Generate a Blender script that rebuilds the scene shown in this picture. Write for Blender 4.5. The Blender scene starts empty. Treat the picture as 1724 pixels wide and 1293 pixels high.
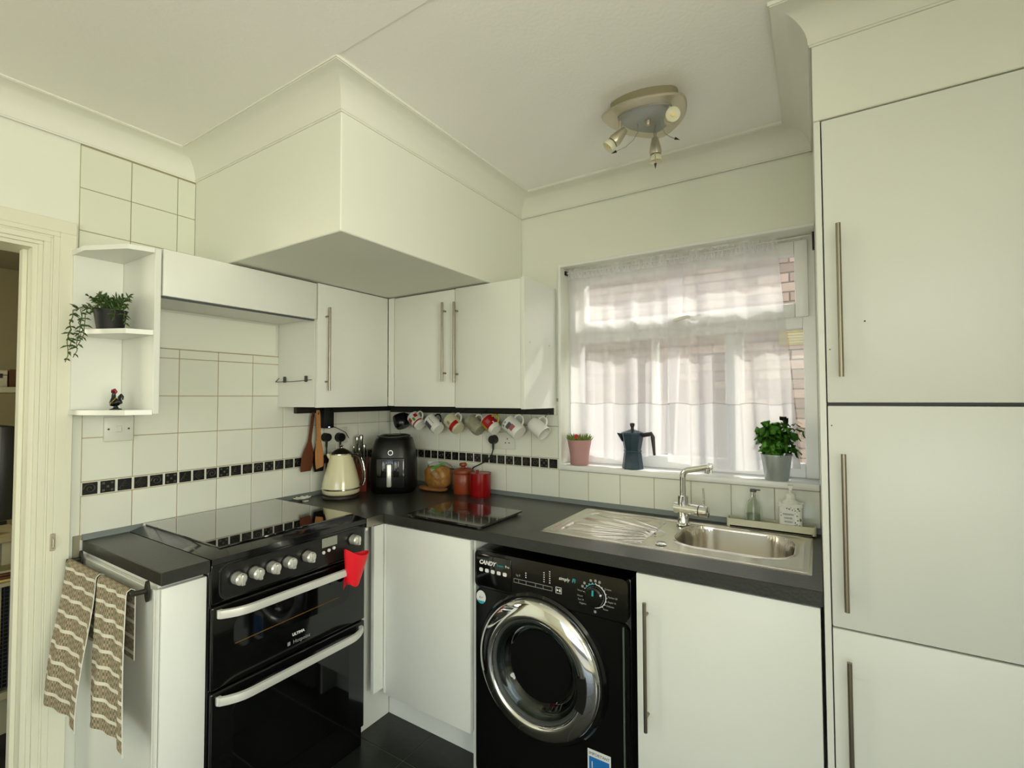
import bpy, bmesh, math, random
from mathutils import Vector, Matrix
random.seed(7)
S = bpy.context.scene
COL = S.collection
R = math.radians
PI = math.pi

# ------------------------------------------------------------------ camera
CAM = Vector((2.1706, -2.0536, 1.400))
a, b, r = R(32.3869), R(1.7283), R(-0.1954)
F = Vector((-math.sin(a)*math.cos(b), math.cos(a)*math.cos(b), math.sin(b)))
Rt = Vector((math.cos(a), math.sin(a), 0)); Up = Rt.cross(F)
R2 = Rt*math.cos(r) + Up*math.sin(r); U2 = -Rt*math.sin(r) + Up*math.cos(r)
cd = bpy.data.cameras.new('camera'); cam = bpy.data.objects.new('camera', cd); COL.objects.link(cam)
cd.sensor_width = 36; cd.lens = 809.17/1724*36; cd.clip_start = .02
M = Matrix((R2, U2, -F)).transposed().to_4x4(); M.translation = CAM
cam.matrix_world = M
S.camera = cam

# ------------------------------------------------------------------ world, sun, added fill lamps, exposure
SUN_AZ = Vector((-.42, -1.0, -.93))
w = bpy.data.worlds.new('sky'); S.world = w; w.use_nodes = True
nt = w.node_tree; bg = nt.nodes['Background']
sky = nt.nodes.new('ShaderNodeTexSky'); sky.sky_type = 'NISHITA'; sky.sun_disc = False
sky.sun_elevation = R(34); sky.sun_rotation = R(23); sky.dust_density = 2.5
nt.links.new(sky.outputs[0], bg.inputs[0]); bg.inputs[1].default_value = .60
def light(name, kind, loc, direction, energy, color, size=None, size_y=None, angle=None, spread=None):
    l = bpy.data.lights.new(name, kind); o = bpy.data.objects.new(name, l); COL.objects.link(o)
    l.energy = energy; l.color = color; o.location = loc
    o.rotation_euler = Vector(direction).to_track_quat('-Z', 'Y').to_euler()
    if size: l.shape = 'RECTANGLE'; l.size = size; l.size_y = size_y
    if angle: l.angle = angle
    if spread: l.spread = spread
    return o
light('sun', 'SUN', (4, 4, 5), SUN_AZ, 5.4, (1, .95, .84), angle=R(.6))
light('side_fill_lamp', 'AREA', (4.26, -2.25, 1.45), (-1, .25, .66), 80, (1.0, .985, .835), 1.6, 1.3)  # added lamp at an unseen opening, brightens the room from the right
light('rear_fill_lamp', 'AREA', (2.6, -5.06, 1.25), (-.10, 1, .85), 46, (1.0, .995, .85), 2.6, 2.0)  # added lamp behind the camera, evens out the room and ceiling
S.view_settings.view_transform = 'Standard'; S.view_settings.look = 'None'
S.view_settings.gamma = 1; S.view_settings.use_curve_mapping = False
S.view_settings.exposure = -0.06

# ------------------------------------------------------------------ materials
def lin(c):
    return tuple((x/12.92 if x <= .04045 else ((x+.055)/1.055)**2.4) for x in c)
MATS = {}
def mat(name, c=(.8, .8, .8), rough=.5, metal=0, spec=.5, bump=0, bscale=40, var=0, vscale=6, trans=0, coat=0, sss=0, random_var=0, stretch=None, ior=1.5):
    m = bpy.data.materials.new(name); m.use_nodes = True; MATS[name] = m
    n = m.node_tree; p = n.nodes['Principled BSDF']
    p.inputs['Base Color'].default_value = (*lin(c), 1)
    p.inputs['Roughness'].default_value = rough; p.inputs['Metallic'].default_value = metal
    p.inputs['Specular IOR Level'].default_value = spec; p.inputs['Transmission Weight'].default_value = trans
    p.inputs['Coat Weight'].default_value = coat; p.inputs['IOR'].default_value = ior
    if bump or var:
        tc = n.nodes.new('ShaderNodeTexCoord'); src = tc.outputs['Object']
        if stretch:
            mp = n.nodes.new('ShaderNodeMapping'); mp.inputs['Scale'].default_value = stretch
            n.links.new(src, mp.inputs[0]); src = mp.outputs[0]
    if var:
        nz = n.nodes.new('ShaderNodeTexNoise'); nz.inputs['Scale'].default_value = vscale; nz.inputs['Detail'].default_value = 6
        n.links.new(src, nz.inputs[0])
        mx = n.nodes.new('ShaderNodeMix'); mx.data_type = 'RGBA'
        mx.inputs[6].default_value = (*lin(tuple(max(0, x*(1-var)) for x in c)), 1)
        mx.inputs[7].default_value = (*lin(tuple(min(1, x*(1+var)) for x in c)), 1)
        n.links.new(nz.outputs[0], mx.inputs[0]); n.links.new(mx.outputs[2], p.inputs['Base Color'])
    if random_var:
        oi = n.nodes.new('ShaderNodeObjectInfo'); mx = n.nodes.new('ShaderNodeMix'); mx.data_type = 'RGBA'
        mx.inputs[6].default_value = (*lin(tuple(max(0, x*(1-random_var)) for x in c)), 1)
        mx.inputs[7].default_value = (*lin(tuple(min(1, x*(1+random_var)) for x in c)), 1)
        n.links.new(oi.outputs['Random'], mx.inputs[0]); n.links.new(mx.outputs[2], p.inputs['Base Color'])
    if bump:
        nb = n.nodes.new('ShaderNodeTexNoise'); nb.inputs['Scale'].default_value = bscale; nb.inputs['Detail'].default_value = 4
        n.links.new(src, nb.inputs[0])
        bp = n.nodes.new('ShaderNodeBump'); bp.inputs['Strength'].default_value = bump; bp.inputs['Distance'].default_value = .01
        n.links.new(nb.outputs[0], bp.inputs['Height']); n.links.new(bp.outputs[0], p.inputs['Normal'])
    return m
paint = mat('wall_paint', (.89, .895, .84), .6, bump=.08, bscale=18, var=.012, vscale=3)
ceilp = mat('ceiling_paint', (.955, .95, .925), .75, bump=.08, bscale=90)
covep = mat('coving_paint', (.88, .88, .83), .6, bump=.05, bscale=30)
gloss = mat('white_door_paint', (.88, .885, .85), .35, bump=.04, bscale=25, var=.01)
trimp = mat('cream_trim_paint', (.87, .865, .78), .35, bump=.06, bscale=14, stretch=(6, 6, 1))
tilew = mat('white_glazed_tile', (.87, .875, .82), .10, bump=.05, bscale=9, random_var=.012)
tilep = mat('painted_tile', (.85, .86, .79), .4, bump=.06, bscale=20)
grout = mat('grout_tan', (.66, .60, .48), .9, var=.12, vscale=20)
groutw = mat('grout_white', (.86, .86, .80), .7, var=.05, vscale=20)
blackt = mat('black_relief_tile', (.05, .048, .045), .3)
relief = mat('pewter_relief', (.42, .41, .38), .3, metal=.7)
bare = mat('bare_grey_plaster', (.55, .53, .45), .9, var=.1)
laminate = mat('dark_worktop_laminate', (.175, .175, .155), .30, bump=.10, bscale=160, var=.14, vscale=28)
lamedge = mat('worktop_edge', (.165, .175, .155), .38, bump=.1, bscale=120, var=.12, vscale=30)
upst = mat('grey_upstand', (.45, .48, .47), .35)
steel = mat('brushed_steel', (.66, .64, .58), .28, metal=1, bump=.05, bscale=200, stretch=(1, 1, .05))
sinkm = mat('sink_steel', (.88, .86, .82), .20, metal=1, bump=.03, bscale=260)
chrome = mat('chrome', (.88, .88, .87), .045, metal=1)
handm = mat('bar_handle_steel', (.58, .55, .49), .32, metal=1)
nickel = mat('satin_nickel', (.76, .73, .65), .38, metal=.7, bump=.03, bscale=150)
nickel2 = mat('grey_nickel', (.62, .63, .61), .45, metal=.6)
blackg = mat('black_enamel', (.028, .028, .026), .13, coat=.3)
blackm = mat('black_plastic', (.035, .035, .033), .38)
blackw = mat('washer_black', (.02, .022, .02), .18)
hobg = mat('hob_glass', (.03, .03, .028), .02, ior=1.6, spec=.8, coat=1)
ovenw = mat('oven_window_glass', (.022, .024, .02), .05, spec=.6)
silver = mat('silver_handle', (.88, .88, .84), .35, metal=.4)
silverk = mat('silver_knob', (.86, .86, .82), .22, metal=.6)
dispm = mat('display_grey', (.55, .56, .50), .2)
plast = mat('white_plastic', (.84, .84, .79), .35)
redm = mat('red_silicone', (.92, .10, .16), .45)
floorm = mat('dark_floor_tile', (.115, .125, .105), .32, bump=.1, bscale=30, var=.15, vscale=8)
fgrout = mat('floor_grout', (.42, .43, .36), .9)
upvc = mat('upvc_white', (.93, .93, .92), .25)
sillm = mat('sill_paint', (.90, .90, .88), .3)
brickm = mat('brick', (.74, .61, .52), .9, bump=.3, bscale=60, random_var=.14)
mortar = mat('mortar', (.62, .55, .50), .95)
concm = mat('concrete_path', (.60, .58, .54), .9, var=.1)
ventm = mat('buff_air_brick', (.78, .68, .42), .8)
wood = mat('beech_wood', (.70, .49, .29), .5, bump=.1, bscale=30, var=.14, vscale=10, stretch=(8, 8, 1))
wood2 = mat('dark_cherry_wood', (.36, .18, .08), .45, bump=.1, bscale=30, var=.2, vscale=10, stretch=(8, 8, 1))
woodr = mat('reddish_wood', (.42, .13, .05), .35, var=.2, vscale=12, stretch=(8, 8, 1))
creamk = mat('cream_enamel', (.84, .81, .66), .12, coat=.4)
bronze = mat('dark_bronze', (.22, .18, .12), .3, metal=.8)
blade = mat('knife_steel', (.7, .7, .66), .2, metal=1)
terra = mat('terracotta_glaze', (.50, .21, .10), .35, var=.22, vscale=14)
redj = mat('red_enamel', (.52, .03, .04), .2)
breadm = mat('bread_crust', (.60, .40, .14), .7, bump=.8, bscale=45, var=.38, vscale=30)
papery = mat('brown_bread_end', (.52, .33, .14), .7, bump=.4, bscale=30, var=.2)
boardm = mat('glass_chopping_board', (.085, .08, .065), .12, var=.2, vscale=60, coat=.6)
leafm = mat('basil_leaf', (.30, .54, .14), .45, var=.25, vscale=14)
leafd = mat('basil_leaf_dark', (.12, .13, .10), .5)
trailm = mat('trailing_leaf', (.20, .30, .11), .5, var=.25, vscale=25)
succ = mat('succulent_leaf', (.42, .50, .20), .5, var=.3, vscale=40)
pinkm = mat('dusty_pink_pot', (.70, .53, .52), .6, bump=.03, bscale=40)
flowr = mat('pink_flower', (.85, .20, .30), .6)
soil = mat('soil', (.12, .09, .06), .95, bump=.5, bscale=60)
zinc = mat('zinc_pot', (.66, .69, .69), .34, metal=.6, var=.1, vscale=12)
moka = mat('blue_grey_enamel', (.13, .22, .27), .33, metal=.2)
mokah = mat('dark_bakelite', (.13, .08, .08), .4)
blackpot = mat('black_pot', (.02, .024, .02), .6)
creamt = mat('cream_tray', (.80, .79, .69), .35)
white = mat('white_ceramic', (.88, .88, .84), .18)
grey = mat('grey_print', (.30, .32, .34), .5)
greyp = mat('grey_pattern_glaze', (.56, .55, .46), .3, var=.25, vscale=60)
redp = mat('red_print', (.66, .06, .08), .4)
yellow = mat('yellow_glaze', (.72, .62, .12), .25)
pinkp = mat('pink_print', (.62, .36, .36), .5)
green = mat('green_print', (.30, .60, .12), .5)
cyan = mat('cyan_print', (.16, .62, .66), .4)
white_p = mat('white_print', (.86, .86, .84), .5)
dim_p = mat('grey_lettering', (.55, .56, .54), .5)
navy = mat('black_glaze', (.03, .035, .05), .25)
bluem = mat('blue_sticker', (.10, .42, .68), .5)
ledm = mat('blue_led', (.4, .5, 1), .4)
ledm.node_tree.nodes['Principled BSDF'].inputs['Emission Color'].default_value = (.4, .5, 1, 1)
ledm.node_tree.nodes['Principled BSDF'].inputs['Emission Strength'].default_value = 6
hallp = mat('hall_paint', (.50, .47, .35), .9, var=.04)
hallf = mat('dark_hall_carpet', (.05, .042, .03), .95, bump=.4, bscale=200)
deskm = mat('desk_top', (.62, .58, .44), .5)
brownb = mat('brown_card', (.34, .22, .09), .8)
darkscr = mat('dark_screen', (.09, .10, .08), .4)
bulbm = mat('frosted_bulb', (.84, .83, .72), .35, sss=0)
amber = mat('amber_filament', (.93, .80, .50), .4)
rubber = mat('grey_rubber', (.24, .25, .24), .6)
drumm = mat('drum_steel', (.46, .48, .43), .35, metal=.7)
glassb = mat('door_glass', (.78, .84, .80), .02, trans=1, ior=1.45)
softgl = mat('clear_bottle_glass', (.93, .95, .92), .03, trans=1, ior=1.35)
soapl = mat('pale_soap', (.80, .84, .76), .2, trans=.6)
rail_m = mat('iron_rail', (.20, .20, .17), .5, metal=.4)

def node_mat(name):
    m = bpy.data.materials.new(name); m.use_nodes = True
    n = m.node_tree; n.nodes.remove(n.nodes['Principled BSDF'])
    return m, n, n.nodes['Material Output']
def pane_material():
    m, n, out = node_mat('window_pane_glass')
    t = n.nodes.new('ShaderNodeBsdfTransparent'); t.inputs[0].default_value = (.93, .95, .94, 1)
    g = n.nodes.new('ShaderNodeBsdfGlossy'); g.inputs['Roughness'].default_value = .01
    lw = n.nodes.new('ShaderNodeLayerWeight'); lw.inputs[0].default_value = .5
    pw = n.nodes.new('ShaderNodeMath'); pw.operation = 'POWER'; pw.inputs[1].default_value = 5; n.links.new(lw.outputs['Facing'], pw.inputs[0])
    f = n.nodes.new('ShaderNodeMath'); f.operation = 'MULTIPLY_ADD'; f.inputs[1].default_value = .96; f.inputs[2].default_value = .04; n.links.new(pw.outputs[0], f.inputs[0])
    mx = n.nodes.new('ShaderNodeMixShader')
    n.links.new(f.outputs[0], mx.inputs[0]); n.links.new(t.outputs[0], mx.inputs[1]); n.links.new(g.outputs[0], mx.inputs[2])
    n.links.new(mx.outputs[0], out.inputs[0]); return m
pane_m = pane_material()
bagm = pane_material(); bagm.name = 'clear_plastic_bag'
for q in bagm.node_tree.nodes:
    if q.type == 'BSDF_GLOSSY': q.inputs['Roughness'].default_value = .15
    if q.type == 'MATH' and q.operation == 'MULTIPLY_ADD': q.inputs[2].default_value = .10
def sheer(name, open_, col):
    m, n, out = node_mat(name)
    t = n.nodes.new('ShaderNodeBsdfTransparent')
    d = n.nodes.new('ShaderNodeBsdfDiffuse'); d.inputs[0].default_value = (*col, 1)
    l = n.nodes.new('ShaderNodeBsdfTranslucent'); l.inputs[0].default_value = (*col, 1)
    a1 = n.nodes.new('ShaderNodeMixShader'); a1.inputs[0].default_value = .5
    n.links.new(d.outputs[0], a1.inputs[1]); n.links.new(l.outputs[0], a1.inputs[2])
    # a woven cloth seen edge-on shows more thread: opacity rises where the sheet turns away
    lw = n.nodes.new('ShaderNodeLayerWeight'); lw.inputs[0].default_value = .35
    mr = n.nodes.new('ShaderNodeMapRange'); mr.inputs[1].default_value = 0; mr.inputs[2].default_value = 1
    mr.inputs[3].default_value = 1-open_; mr.inputs[4].default_value = 1.0
    n.links.new(lw.outputs['Facing'], mr.inputs[0])
    mx = n.nodes.new('ShaderNodeMixShader')
    n.links.new(mr.outputs[0], mx.inputs[0]); n.links.new(t.outputs[0], mx.inputs[1]); n.links.new(a1.outputs[0], mx.inputs[2])
    n.links.new(mx.outputs[0], out.inputs[0]); return m
voile = sheer('white_voile', .47, (.86, .84, .86))
voile2 = sheer('white_voile_hem', .34, (.88, .87, .88))
def towel_material():
    m = bpy.data.materials.new('woven_towel'); m.use_nodes = True
    n = m.node_tree; p = n.nodes['Principled BSDF']; p.inputs['Roughness'].default_value = .95
    uv = n.nodes.new('ShaderNodeUVMap'); sp = n.nodes.new('ShaderNodeSeparateXYZ'); n.links.new(uv.outputs[0], sp.inputs[0])
    def math_(op, x, y=None, val=None):
        k = n.nodes.new('ShaderNodeMath'); k.operation = op; n.links.new(x, k.inputs[0])
        if y is not None: n.links.new(y, k.inputs[1])
        if val is not None: k.inputs[1].default_value = val
        return k.outputs[0]
    row = math_('FRACT', math_('MULTIPLY', sp.outputs['Y'], val=1/.043))
    white_row = math_('GREATER_THAN', row, val=.78)
    chk = n.nodes.new('ShaderNodeTexChecker'); chk.inputs['Scale'].default_value = 1
    mp = n.nodes.new('ShaderNodeMapping'); mp.inputs['Scale'].default_value = (1/.0061, 1/.0086, 1)
    n.links.new(uv.outputs[0], mp.inputs[0]); n.links.new(mp.outputs[0], chk.inputs[0])
    chk.inputs[1].default_value = (*lin((.60, .57, .49)), 1); chk.inputs[2].default_value = (*lin((.34, .32, .25)), 1)
    mp2 = n.nodes.new('ShaderNodeMapping'); mp2.inputs['Scale'].default_value = (1/.0244, 1/.0086, 1)
    chk2 = n.nodes.new('ShaderNodeTexChecker'); chk2.inputs['Scale'].default_value = 1
    n.links.new(uv.outputs[0], mp2.inputs[0]); n.links.new(mp2.outputs[0], chk2.inputs[0])
    chk2.inputs[1].default_value = (*lin((.72, .62, .52)), 1); chk2.inputs[2].default_value = (*lin((.50, .48, .32)), 1)
    m1 = n.nodes.new('ShaderNodeMix'); m1.data_type = 'RGBA'; m1.inputs[0].default_value = .42
    n.links.new(chk.outputs[0], m1.inputs[6]); n.links.new(chk2.outputs[0], m1.inputs[7])
    m2 = n.nodes.new('ShaderNodeMix'); m2.data_type = 'RGBA'; m2.inputs[7].default_value = (*lin((.84, .82, .74)), 1)
    n.links.new(white_row, m2.inputs[0]); n.links.new(m1.outputs[2], m2.inputs[6])
    n.links.new(m2.outputs[2], p.inputs['Base Color'])
    bp = n.nodes.new('ShaderNodeBump'); bp.inputs['Strength'].default_value = .5; bp.inputs['Distance'].default_value = .003
    n.links.new(chk.outputs[1], bp.inputs['Height']); n.links.new(bp.outputs[0], p.inputs['Normal'])
    return m
towelm = towel_material()
lilac = mat('dark_towel_edge', (.13, .11, .13), .9)

# ------------------------------------------------------------------ mesh helpers
def B(): return bmesh.new()
def box(bm, x0, x1, y0, y1, z0, z1, bev=0, seg=2):
    if x0 > x1: x0, x1 = x1, x0
    if y0 > y1: y0, y1 = y1, y0
    if z0 > z1: z0, z1 = z1, z0
    v = [bm.verts.new((x, y, z)) for x in (x0, x1) for y in (y0, y1) for z in (z0, z1)]
    fs = [bm.faces.new([v[i] for i in f]) for f in ((0, 1, 3, 2), (4, 6, 7, 5), (0, 4, 5, 1), (2, 3, 7, 6), (0, 2, 6, 4), (1, 5, 7, 3))]
    if bev:
        es = set(e for f in fs for e in f.edges)
        bmesh.ops.bevel(bm, geom=list(es), offset=bev, segments=seg, affect='EDGES', profile=.5)
    return bm
def frame_of(d):
    d = Vector(d).normalized(); up = Vector((0, 0, 1)) if abs(d.z) < .95 else Vector((1, 0, 0))
    x = up.cross(d).normalized(); return x, d.cross(x), d
def tube(bm, pts, rad, n=8, caps=True):
    pts = [Vector(p) for p in pts]; rs = rad if isinstance(rad, (list, tuple)) else [rad]*len(pts)
    rings = []; x = None
    for i, p in enumerate(pts):
        d = (pts[min(i+1, len(pts)-1)] - pts[max(i-1, 0)]).normalized()
        if x is None: x, y, _ = frame_of(d)
        else:
            x2 = x - d*x.dot(d)
            if x2.length < .35: x2 = y - d*y.dot(d)
            x = x2.normalized(); y = d.cross(x)
        rings.append([bm.verts.new(p + (x*math.cos(2*PI*k/n) + y*math.sin(2*PI*k/n))*rs[i]) for k in range(n)])
    for q in range(len(rings)-1):
        for k in range(n):
            bm.faces.new((rings[q][k], rings[q][(k+1) % n], rings[q+1][(k+1) % n], rings[q+1][k]))
    if caps:
        bm.faces.new(rings[0][::-1]); bm.faces.new(rings[-1])
    return bm
def cyl(bm, p0, p1, r0, r1=None, n=24): return tube(bm, [p0, p1], [r0, r0 if r1 is None else r1], n)
def lathe(bm, prof, n=32, M=None, closed=False, squash=None):
    rings = []
    for (rr, z) in prof:
        if rr < 1e-6: rings.append([bm.verts.new((0, 0, z))])
        else: rings.append([bm.verts.new((rr*math.cos(2*PI*k/n), rr*math.sin(2*PI*k/n), z)) for k in range(n)])
    prs = list(zip(rings, rings[1:])) + ([(rings[-1], rings[0])] if closed else [])
    for A, C in prs:
        for k in range(n):
            k2 = (k+1) % n
            if len(A) == 1 and len(C) == 1: break
            if len(A) == 1: bm.faces.new((A[0], C[k2], C[k]))
            elif len(C) == 1: bm.faces.new((A[k], A[k2], C[0]))
            else: bm.faces.new((A[k], A[k2], C[k2], C[k]))
    vs = [v for g in rings for v in g]
    if M is not None: bmesh.ops.transform(bm, matrix=M, verts=vs)
    return vs
def prism(bm, poly, t0, t1, M=None):
    lo = [bm.verts.new((x, y, t0)) for x, y in poly]; hi = [bm.verts.new((x, y, t1)) for x, y in poly]
    bm.faces.new(lo[::-1]); bm.faces.new(hi)
    for i in range(len(poly)):
        j = (i+1) % len(poly); bm.faces.new((lo[i], lo[j], hi[j], hi[i]))
    if M is not None: bmesh.ops.transform(bm, matrix=M, verts=lo+hi)
    return bm
def grid(bm, fn, nu, nv, uv=None):
    V = [[bm.verts.new(fn(i/nu, j/nv)) for j in range(nv+1)] for i in range(nu+1)]
    ul = bm.loops.layers.uv.verify() if uv else None
    for i in range(nu):
        for j in range(nv):
            f = bm.faces.new((V[i][j], V[i+1][j], V[i+1][j+1], V[i][j+1]))
            if uv:
                for l, (p, q) in zip(f.loops, ((i, j), (i+1, j), (i+1, j+1), (i, j+1))): l[ul].uv = uv(p/nu, q/nv)
    return V
def T(x, y, z): return Matrix.Translation((x, y, z))
FACE_Y = Matrix(((1, 0, 0, 0), (0, 0, -1, 0), (0, 1, 0, 0), (0, 0, 0, 1)))   # local z -> -y, local y -> z
FACE_X = Matrix(((0, 0, 1, 0), (1, 0, 0, 0), (0, 1, 0, 0), (0, 0, 0, 1)))    # local z -> +x, local x -> +y, local y -> z
def axes(z, x):
    z = Vector(z).normalized(); x = Vector(x); x = (x - z*x.dot(z)).normalized(); y = z.cross(x)
    return Matrix((x, y, z)).transposed().to_4x4()

ORG = {}
def origin(o): return ORG.get(o.name, Vector((0, 0, 0))) if o else Vector((0, 0, 0))
def finish(bm, name, angle=35):
    bmesh.ops.recalc_face_normals(bm, faces=bm.faces[:])
    me = bpy.data.meshes.new(name); bm.to_mesh(me); bm.free()
    if angle:
        me.polygons.foreach_set('use_smooth', [True]*len(me.polygons)); me.set_sharp_from_angle(angle=R(angle))
    return me
def obj(name, bm, m, parent=None, world=True, kind=None, angle=35, label=None):
    if parent is not None and world:
        o3 = origin(parent)
        if o3.length: bmesh.ops.translate(bm, vec=-o3, verts=bm.verts[:])
    me = finish(bm, name, angle); me.materials.append(m)
    o = bpy.data.objects.new(name, me); COL.objects.link(o); o.parent = parent
    ORG[o.name] = origin(parent)
    if kind: o['kind'] = kind
    if label: o['label'] = label
    return o
def place(name, me, loc, parent=None, rot=None, label=None):
    o = bpy.data.objects.new(name, me); COL.objects.link(o); o.parent = parent
    o.location = Vector(loc) - origin(parent)
    if rot: o.rotation_euler = rot
    if label: o['label'] = label
    return o
def thing(name, label, cat, loc=(0, 0, 0), group=None):
    o = bpy.data.objects.new(name, None); COL.objects.link(o); o.location = loc; o.empty_display_size = .05
    o['label'] = label; o['category'] = cat; ORG[o.name] = Vector(loc)
    if group: o['group'] = group
    return o
def tag(o, label, cat, group=None):
    o['label'] = label; o['category'] = cat
    if group: o['group'] = group
    return o
def struct(name, bm, m, parent=None, angle=35):
    o = obj(name, bm, m, parent, angle=angle); o['kind'] = 'structure'; return o
def lettering(s, size, M, m, parent, name='lettering', extrude=.0004, shear=0, align='LEFT', space=1, bold=0):
    c = bpy.data.curves.new(name, 'FONT'); c.body = s; c.size = size; c.extrude = extrude; c.shear = shear
    c.align_x = align; c.space_character = space; c.offset = bold; c.resolution_u = 3
    t = bpy.data.objects.new('tmp', c); COL.objects.link(t)
    dg = bpy.context.evaluated_depsgraph_get()
    me = bpy.data.meshes.new_from_object(t.evaluated_get(dg)); bpy.data.objects.remove(t)
    me.transform(Matrix.Translation(-origin(parent)) @ M); me.materials.clear(); me.materials.append(m); me.name = name
    o = bpy.data.objects.new(name, me); COL.objects.link(o); o.parent = parent; ORG[o.name] = origin(parent)
    return o

# ================================================================== setting
H = 2.395; C = .087; ZC = H - C
XT = 2.174; XS, YS, ZS = .927, -1.087, 1.925
XR, YR = 4.20, -5.00
WX0, WX1, WZ0, WZ1 = 1.141, XT, 1.062, 2.029
# floor
bm = B(); box(bm, -.14, XR, -2.51, 0, -.06, -.003); floor = struct('floor', bm, fgrout)
bm = B(); box(bm, -.14, XR, YR, -2.511, -.06, 0); struct('floor_bounce', bm, mat('pale_bounce_floor', (.74, .68, .56), .45, var=.08, vscale=4, stretch=(1, 8, 1)))  # unseen pale floor, added to bounce light up to the ceiling
bm = B(); box(bm, .0015, .3285, .0015, .3285, -.003, 0, .0012, 1); ft = finish(bm, 'floor_tile'); ft.materials.append(floorm)
for i in range(-3, 11):
    for j in range(-13, 2):
        x = .79+.33*i; y = -.675+.33*j
        if x > -.1 and x+.33 <= XR+.1 and y > -2.52 and y+.33 <= .1: place('tile', ft, (x, y, 0), floor)
# left wall (cooker wall), doorway y -2.35..-1.555, z<1.925
DY0, DY1, DZ = -2.38, -1.553, 1.925
bm = B()
for y0, y1, z0, z1 in ((DY1, 0, 0, H), (YR, DY0, 0, H), (DY0, DY1, DZ, H)): box(bm, -.12, -.0045, y0, y1, z0, z1)
wl = struct('wall_left', bm, paint)
# window wall
bm = B()
box(bm, -.12, WX0, -.0, .28, 0, H); box(bm, WX1, XR, 0, .28, 0, H)
box(bm, WX0, WX1, 0, .28, 0, WZ0); box(bm, WX0, WX1, 0, .28, WZ1, H)
for v in bm.verts:
    if abs(v.co.y) < 1e-6: v.co.y = .0045
wb = struct('wall_back', bm, paint)
bm = B(); box(bm, XR, XR+.1, YR, -3.08, 0, H); box(bm, XR, XR+.1, -1.42, .28, 0, H); box(bm, XR, XR+.1, -3.08, -1.42, 0, .8); box(bm, XR, XR+.1, -3.08, -1.42, 2.1, H)
struct('wall_right', bm, paint)
bm = B(); box(bm, 2.80, 2.90, -1.38, -.612, 0, H); struct('wall_light_block', bm, paint)  # unseen partition added to keep the side lamp off the tall doors
bm = B(); box(bm, -.12, 1.3, YR-.1, YR, 0, H); box(bm, 3.9, XR, YR-.1, YR, 0, H); box(bm, 1.3, 3.9, YR-.1, YR, 2.27, H)
struct('wall_rear', bm, paint)
# ceiling: old and new boards meet with a small step beside the boxing
bm = B(); box(bm, -.12, XR+.1, YR-.1, YS-C, H+.0, H+.1); box(bm, -.12, XR+.1, YS-C, .28, H+.004, H+.1)
struct('ceiling', bm, ceilp)
# boxed soffit and the boxing over the tall cupboards
bm = B(); box(bm, -.004, XS, YS, .004, ZS, H+.003, .003, 1); struct('wall_soffit', bm, paint)
bm = B(); box(bm, XT+.001, XR, -.612, .004, 2.108, H+.003, .002, 1); struct('wall_boxing', bm, paint)
# coving swept along all of it
path = [(0, YR), (0, YS), (XS, YS), (XS, 0), (XT, 0), (XT, -.612), (XR, -.612)]
prof = [(0, H-C-.006), (.004, H-C-.006), (.004, H-C)]
for k in range(0, 9):
    t = PI/2*k/8; prof.append((C - (C-.006)*math.cos(t) , H-C+(C-.007)*math.sin(t)))
prof += [(C, H-.005), (C+.004, H-.005), (C+.004, H+.004)]
offs = []
P2 = [Vector(p) for p in path]
for i, p in enumerate(P2):
    d0 = (p-P2[i-1]).normalized() if i else (P2[1]-p).normalized()
    d1 = (P2[i+1]-p).normalized() if i < len(P2)-1 else d0
    n0 = Vector((d0.y, -d0.x)); n1 = Vector((d1.y, -d1.x))
    offs.append(n0 if (n0-n1).length < 1e-6 else (n0+n1))
bm = B(); rows = []
for p, o in zip(P2, offs): rows.append([bm.verts.new((p.x+o.x*d, p.y+o.y*d, z)) for d, z in prof])
for A, D in zip(rows, rows[1:]):
    for k in range(len(prof)-1): bm.faces.new((A[k], D[k], D[k+1], A[k+1]))
struct('trim_1', bm, covep, angle=30)

# ------------------------------------------------------------------ tiles
def tile_mesh(wd, ht, mt, t=.0045, name='tile'):
    bm = B(); box(bm, .0014, wd-.0014, .0014, ht-.0014, 0, t, .0012, 1); me = finish(bm, name, 30); me.materials.append(mt); return me
TM = {}
def tile(wall, side, u, z, wd, ht, mt=tilew):
    k = (round(wd, 4), round(ht, 4), mt.name)
    if k not in TM: TM[k] = tile_mesh(wd, ht, mt)
    if side == 'L': o = bpy.data.objects.new('tile', TM[k]); o.matrix_world = T(-.0045, u, z) @ FACE_X
    else: o = bpy.data.objects.new('tile', TM[k]); o.matrix_world = T(u, .0045, z) @ FACE_Y
    COL.objects.link(o); o.parent = wall; return o
# tan grout bed behind them
bm = B(); box(bm, -.0046, -.002, -1.437, 0, .913, 1.604); struct('grout_bed', bm, grout, wl)
bm = B(); box(bm, -.0046, -.002, -1.458, YS, 1.90, 2.305); struct('grout_bed', bm, mat('painted_grout', (.62, .60, .46), .8), wl)
bm = B(); box(bm, 0, WX0-.001, .002, .0046, .913, 1.40); box(bm, WX0-.001, XT, .002, .0046, .913, WZ0); struct('grout_bed', bm, mat('pale_grout', (.66, .64, .52), .8, var=.1, vscale=30), wb)
yl = [-1.437] + [-1.287+.15*k for k in range(9)] + [0]
for i in range(len(yl)-1):
    y, wd = yl[i], yl[i+1]-yl[i]
    tile(wl, 'L', y, .928, wd, .135)
    for z, h in ((1.113, .153), (1.266, .149)): tile(wl, 'L', y, z, wd, h)
    if y < -.73:
        tile(wl, 'L', y, 1.415, wd, .150); tile(wl, 'L', y, 1.565, wd, .037)
yu = [-1.458, -1.308, -1.153, YS]
for i in range(3):
    for z, h in ((1.90, .096), (1.996, .151), (2.147, .151)): tile(wl, 'L', yu[i], z, yu[i+1]-yu[i], h, tilep)
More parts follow.
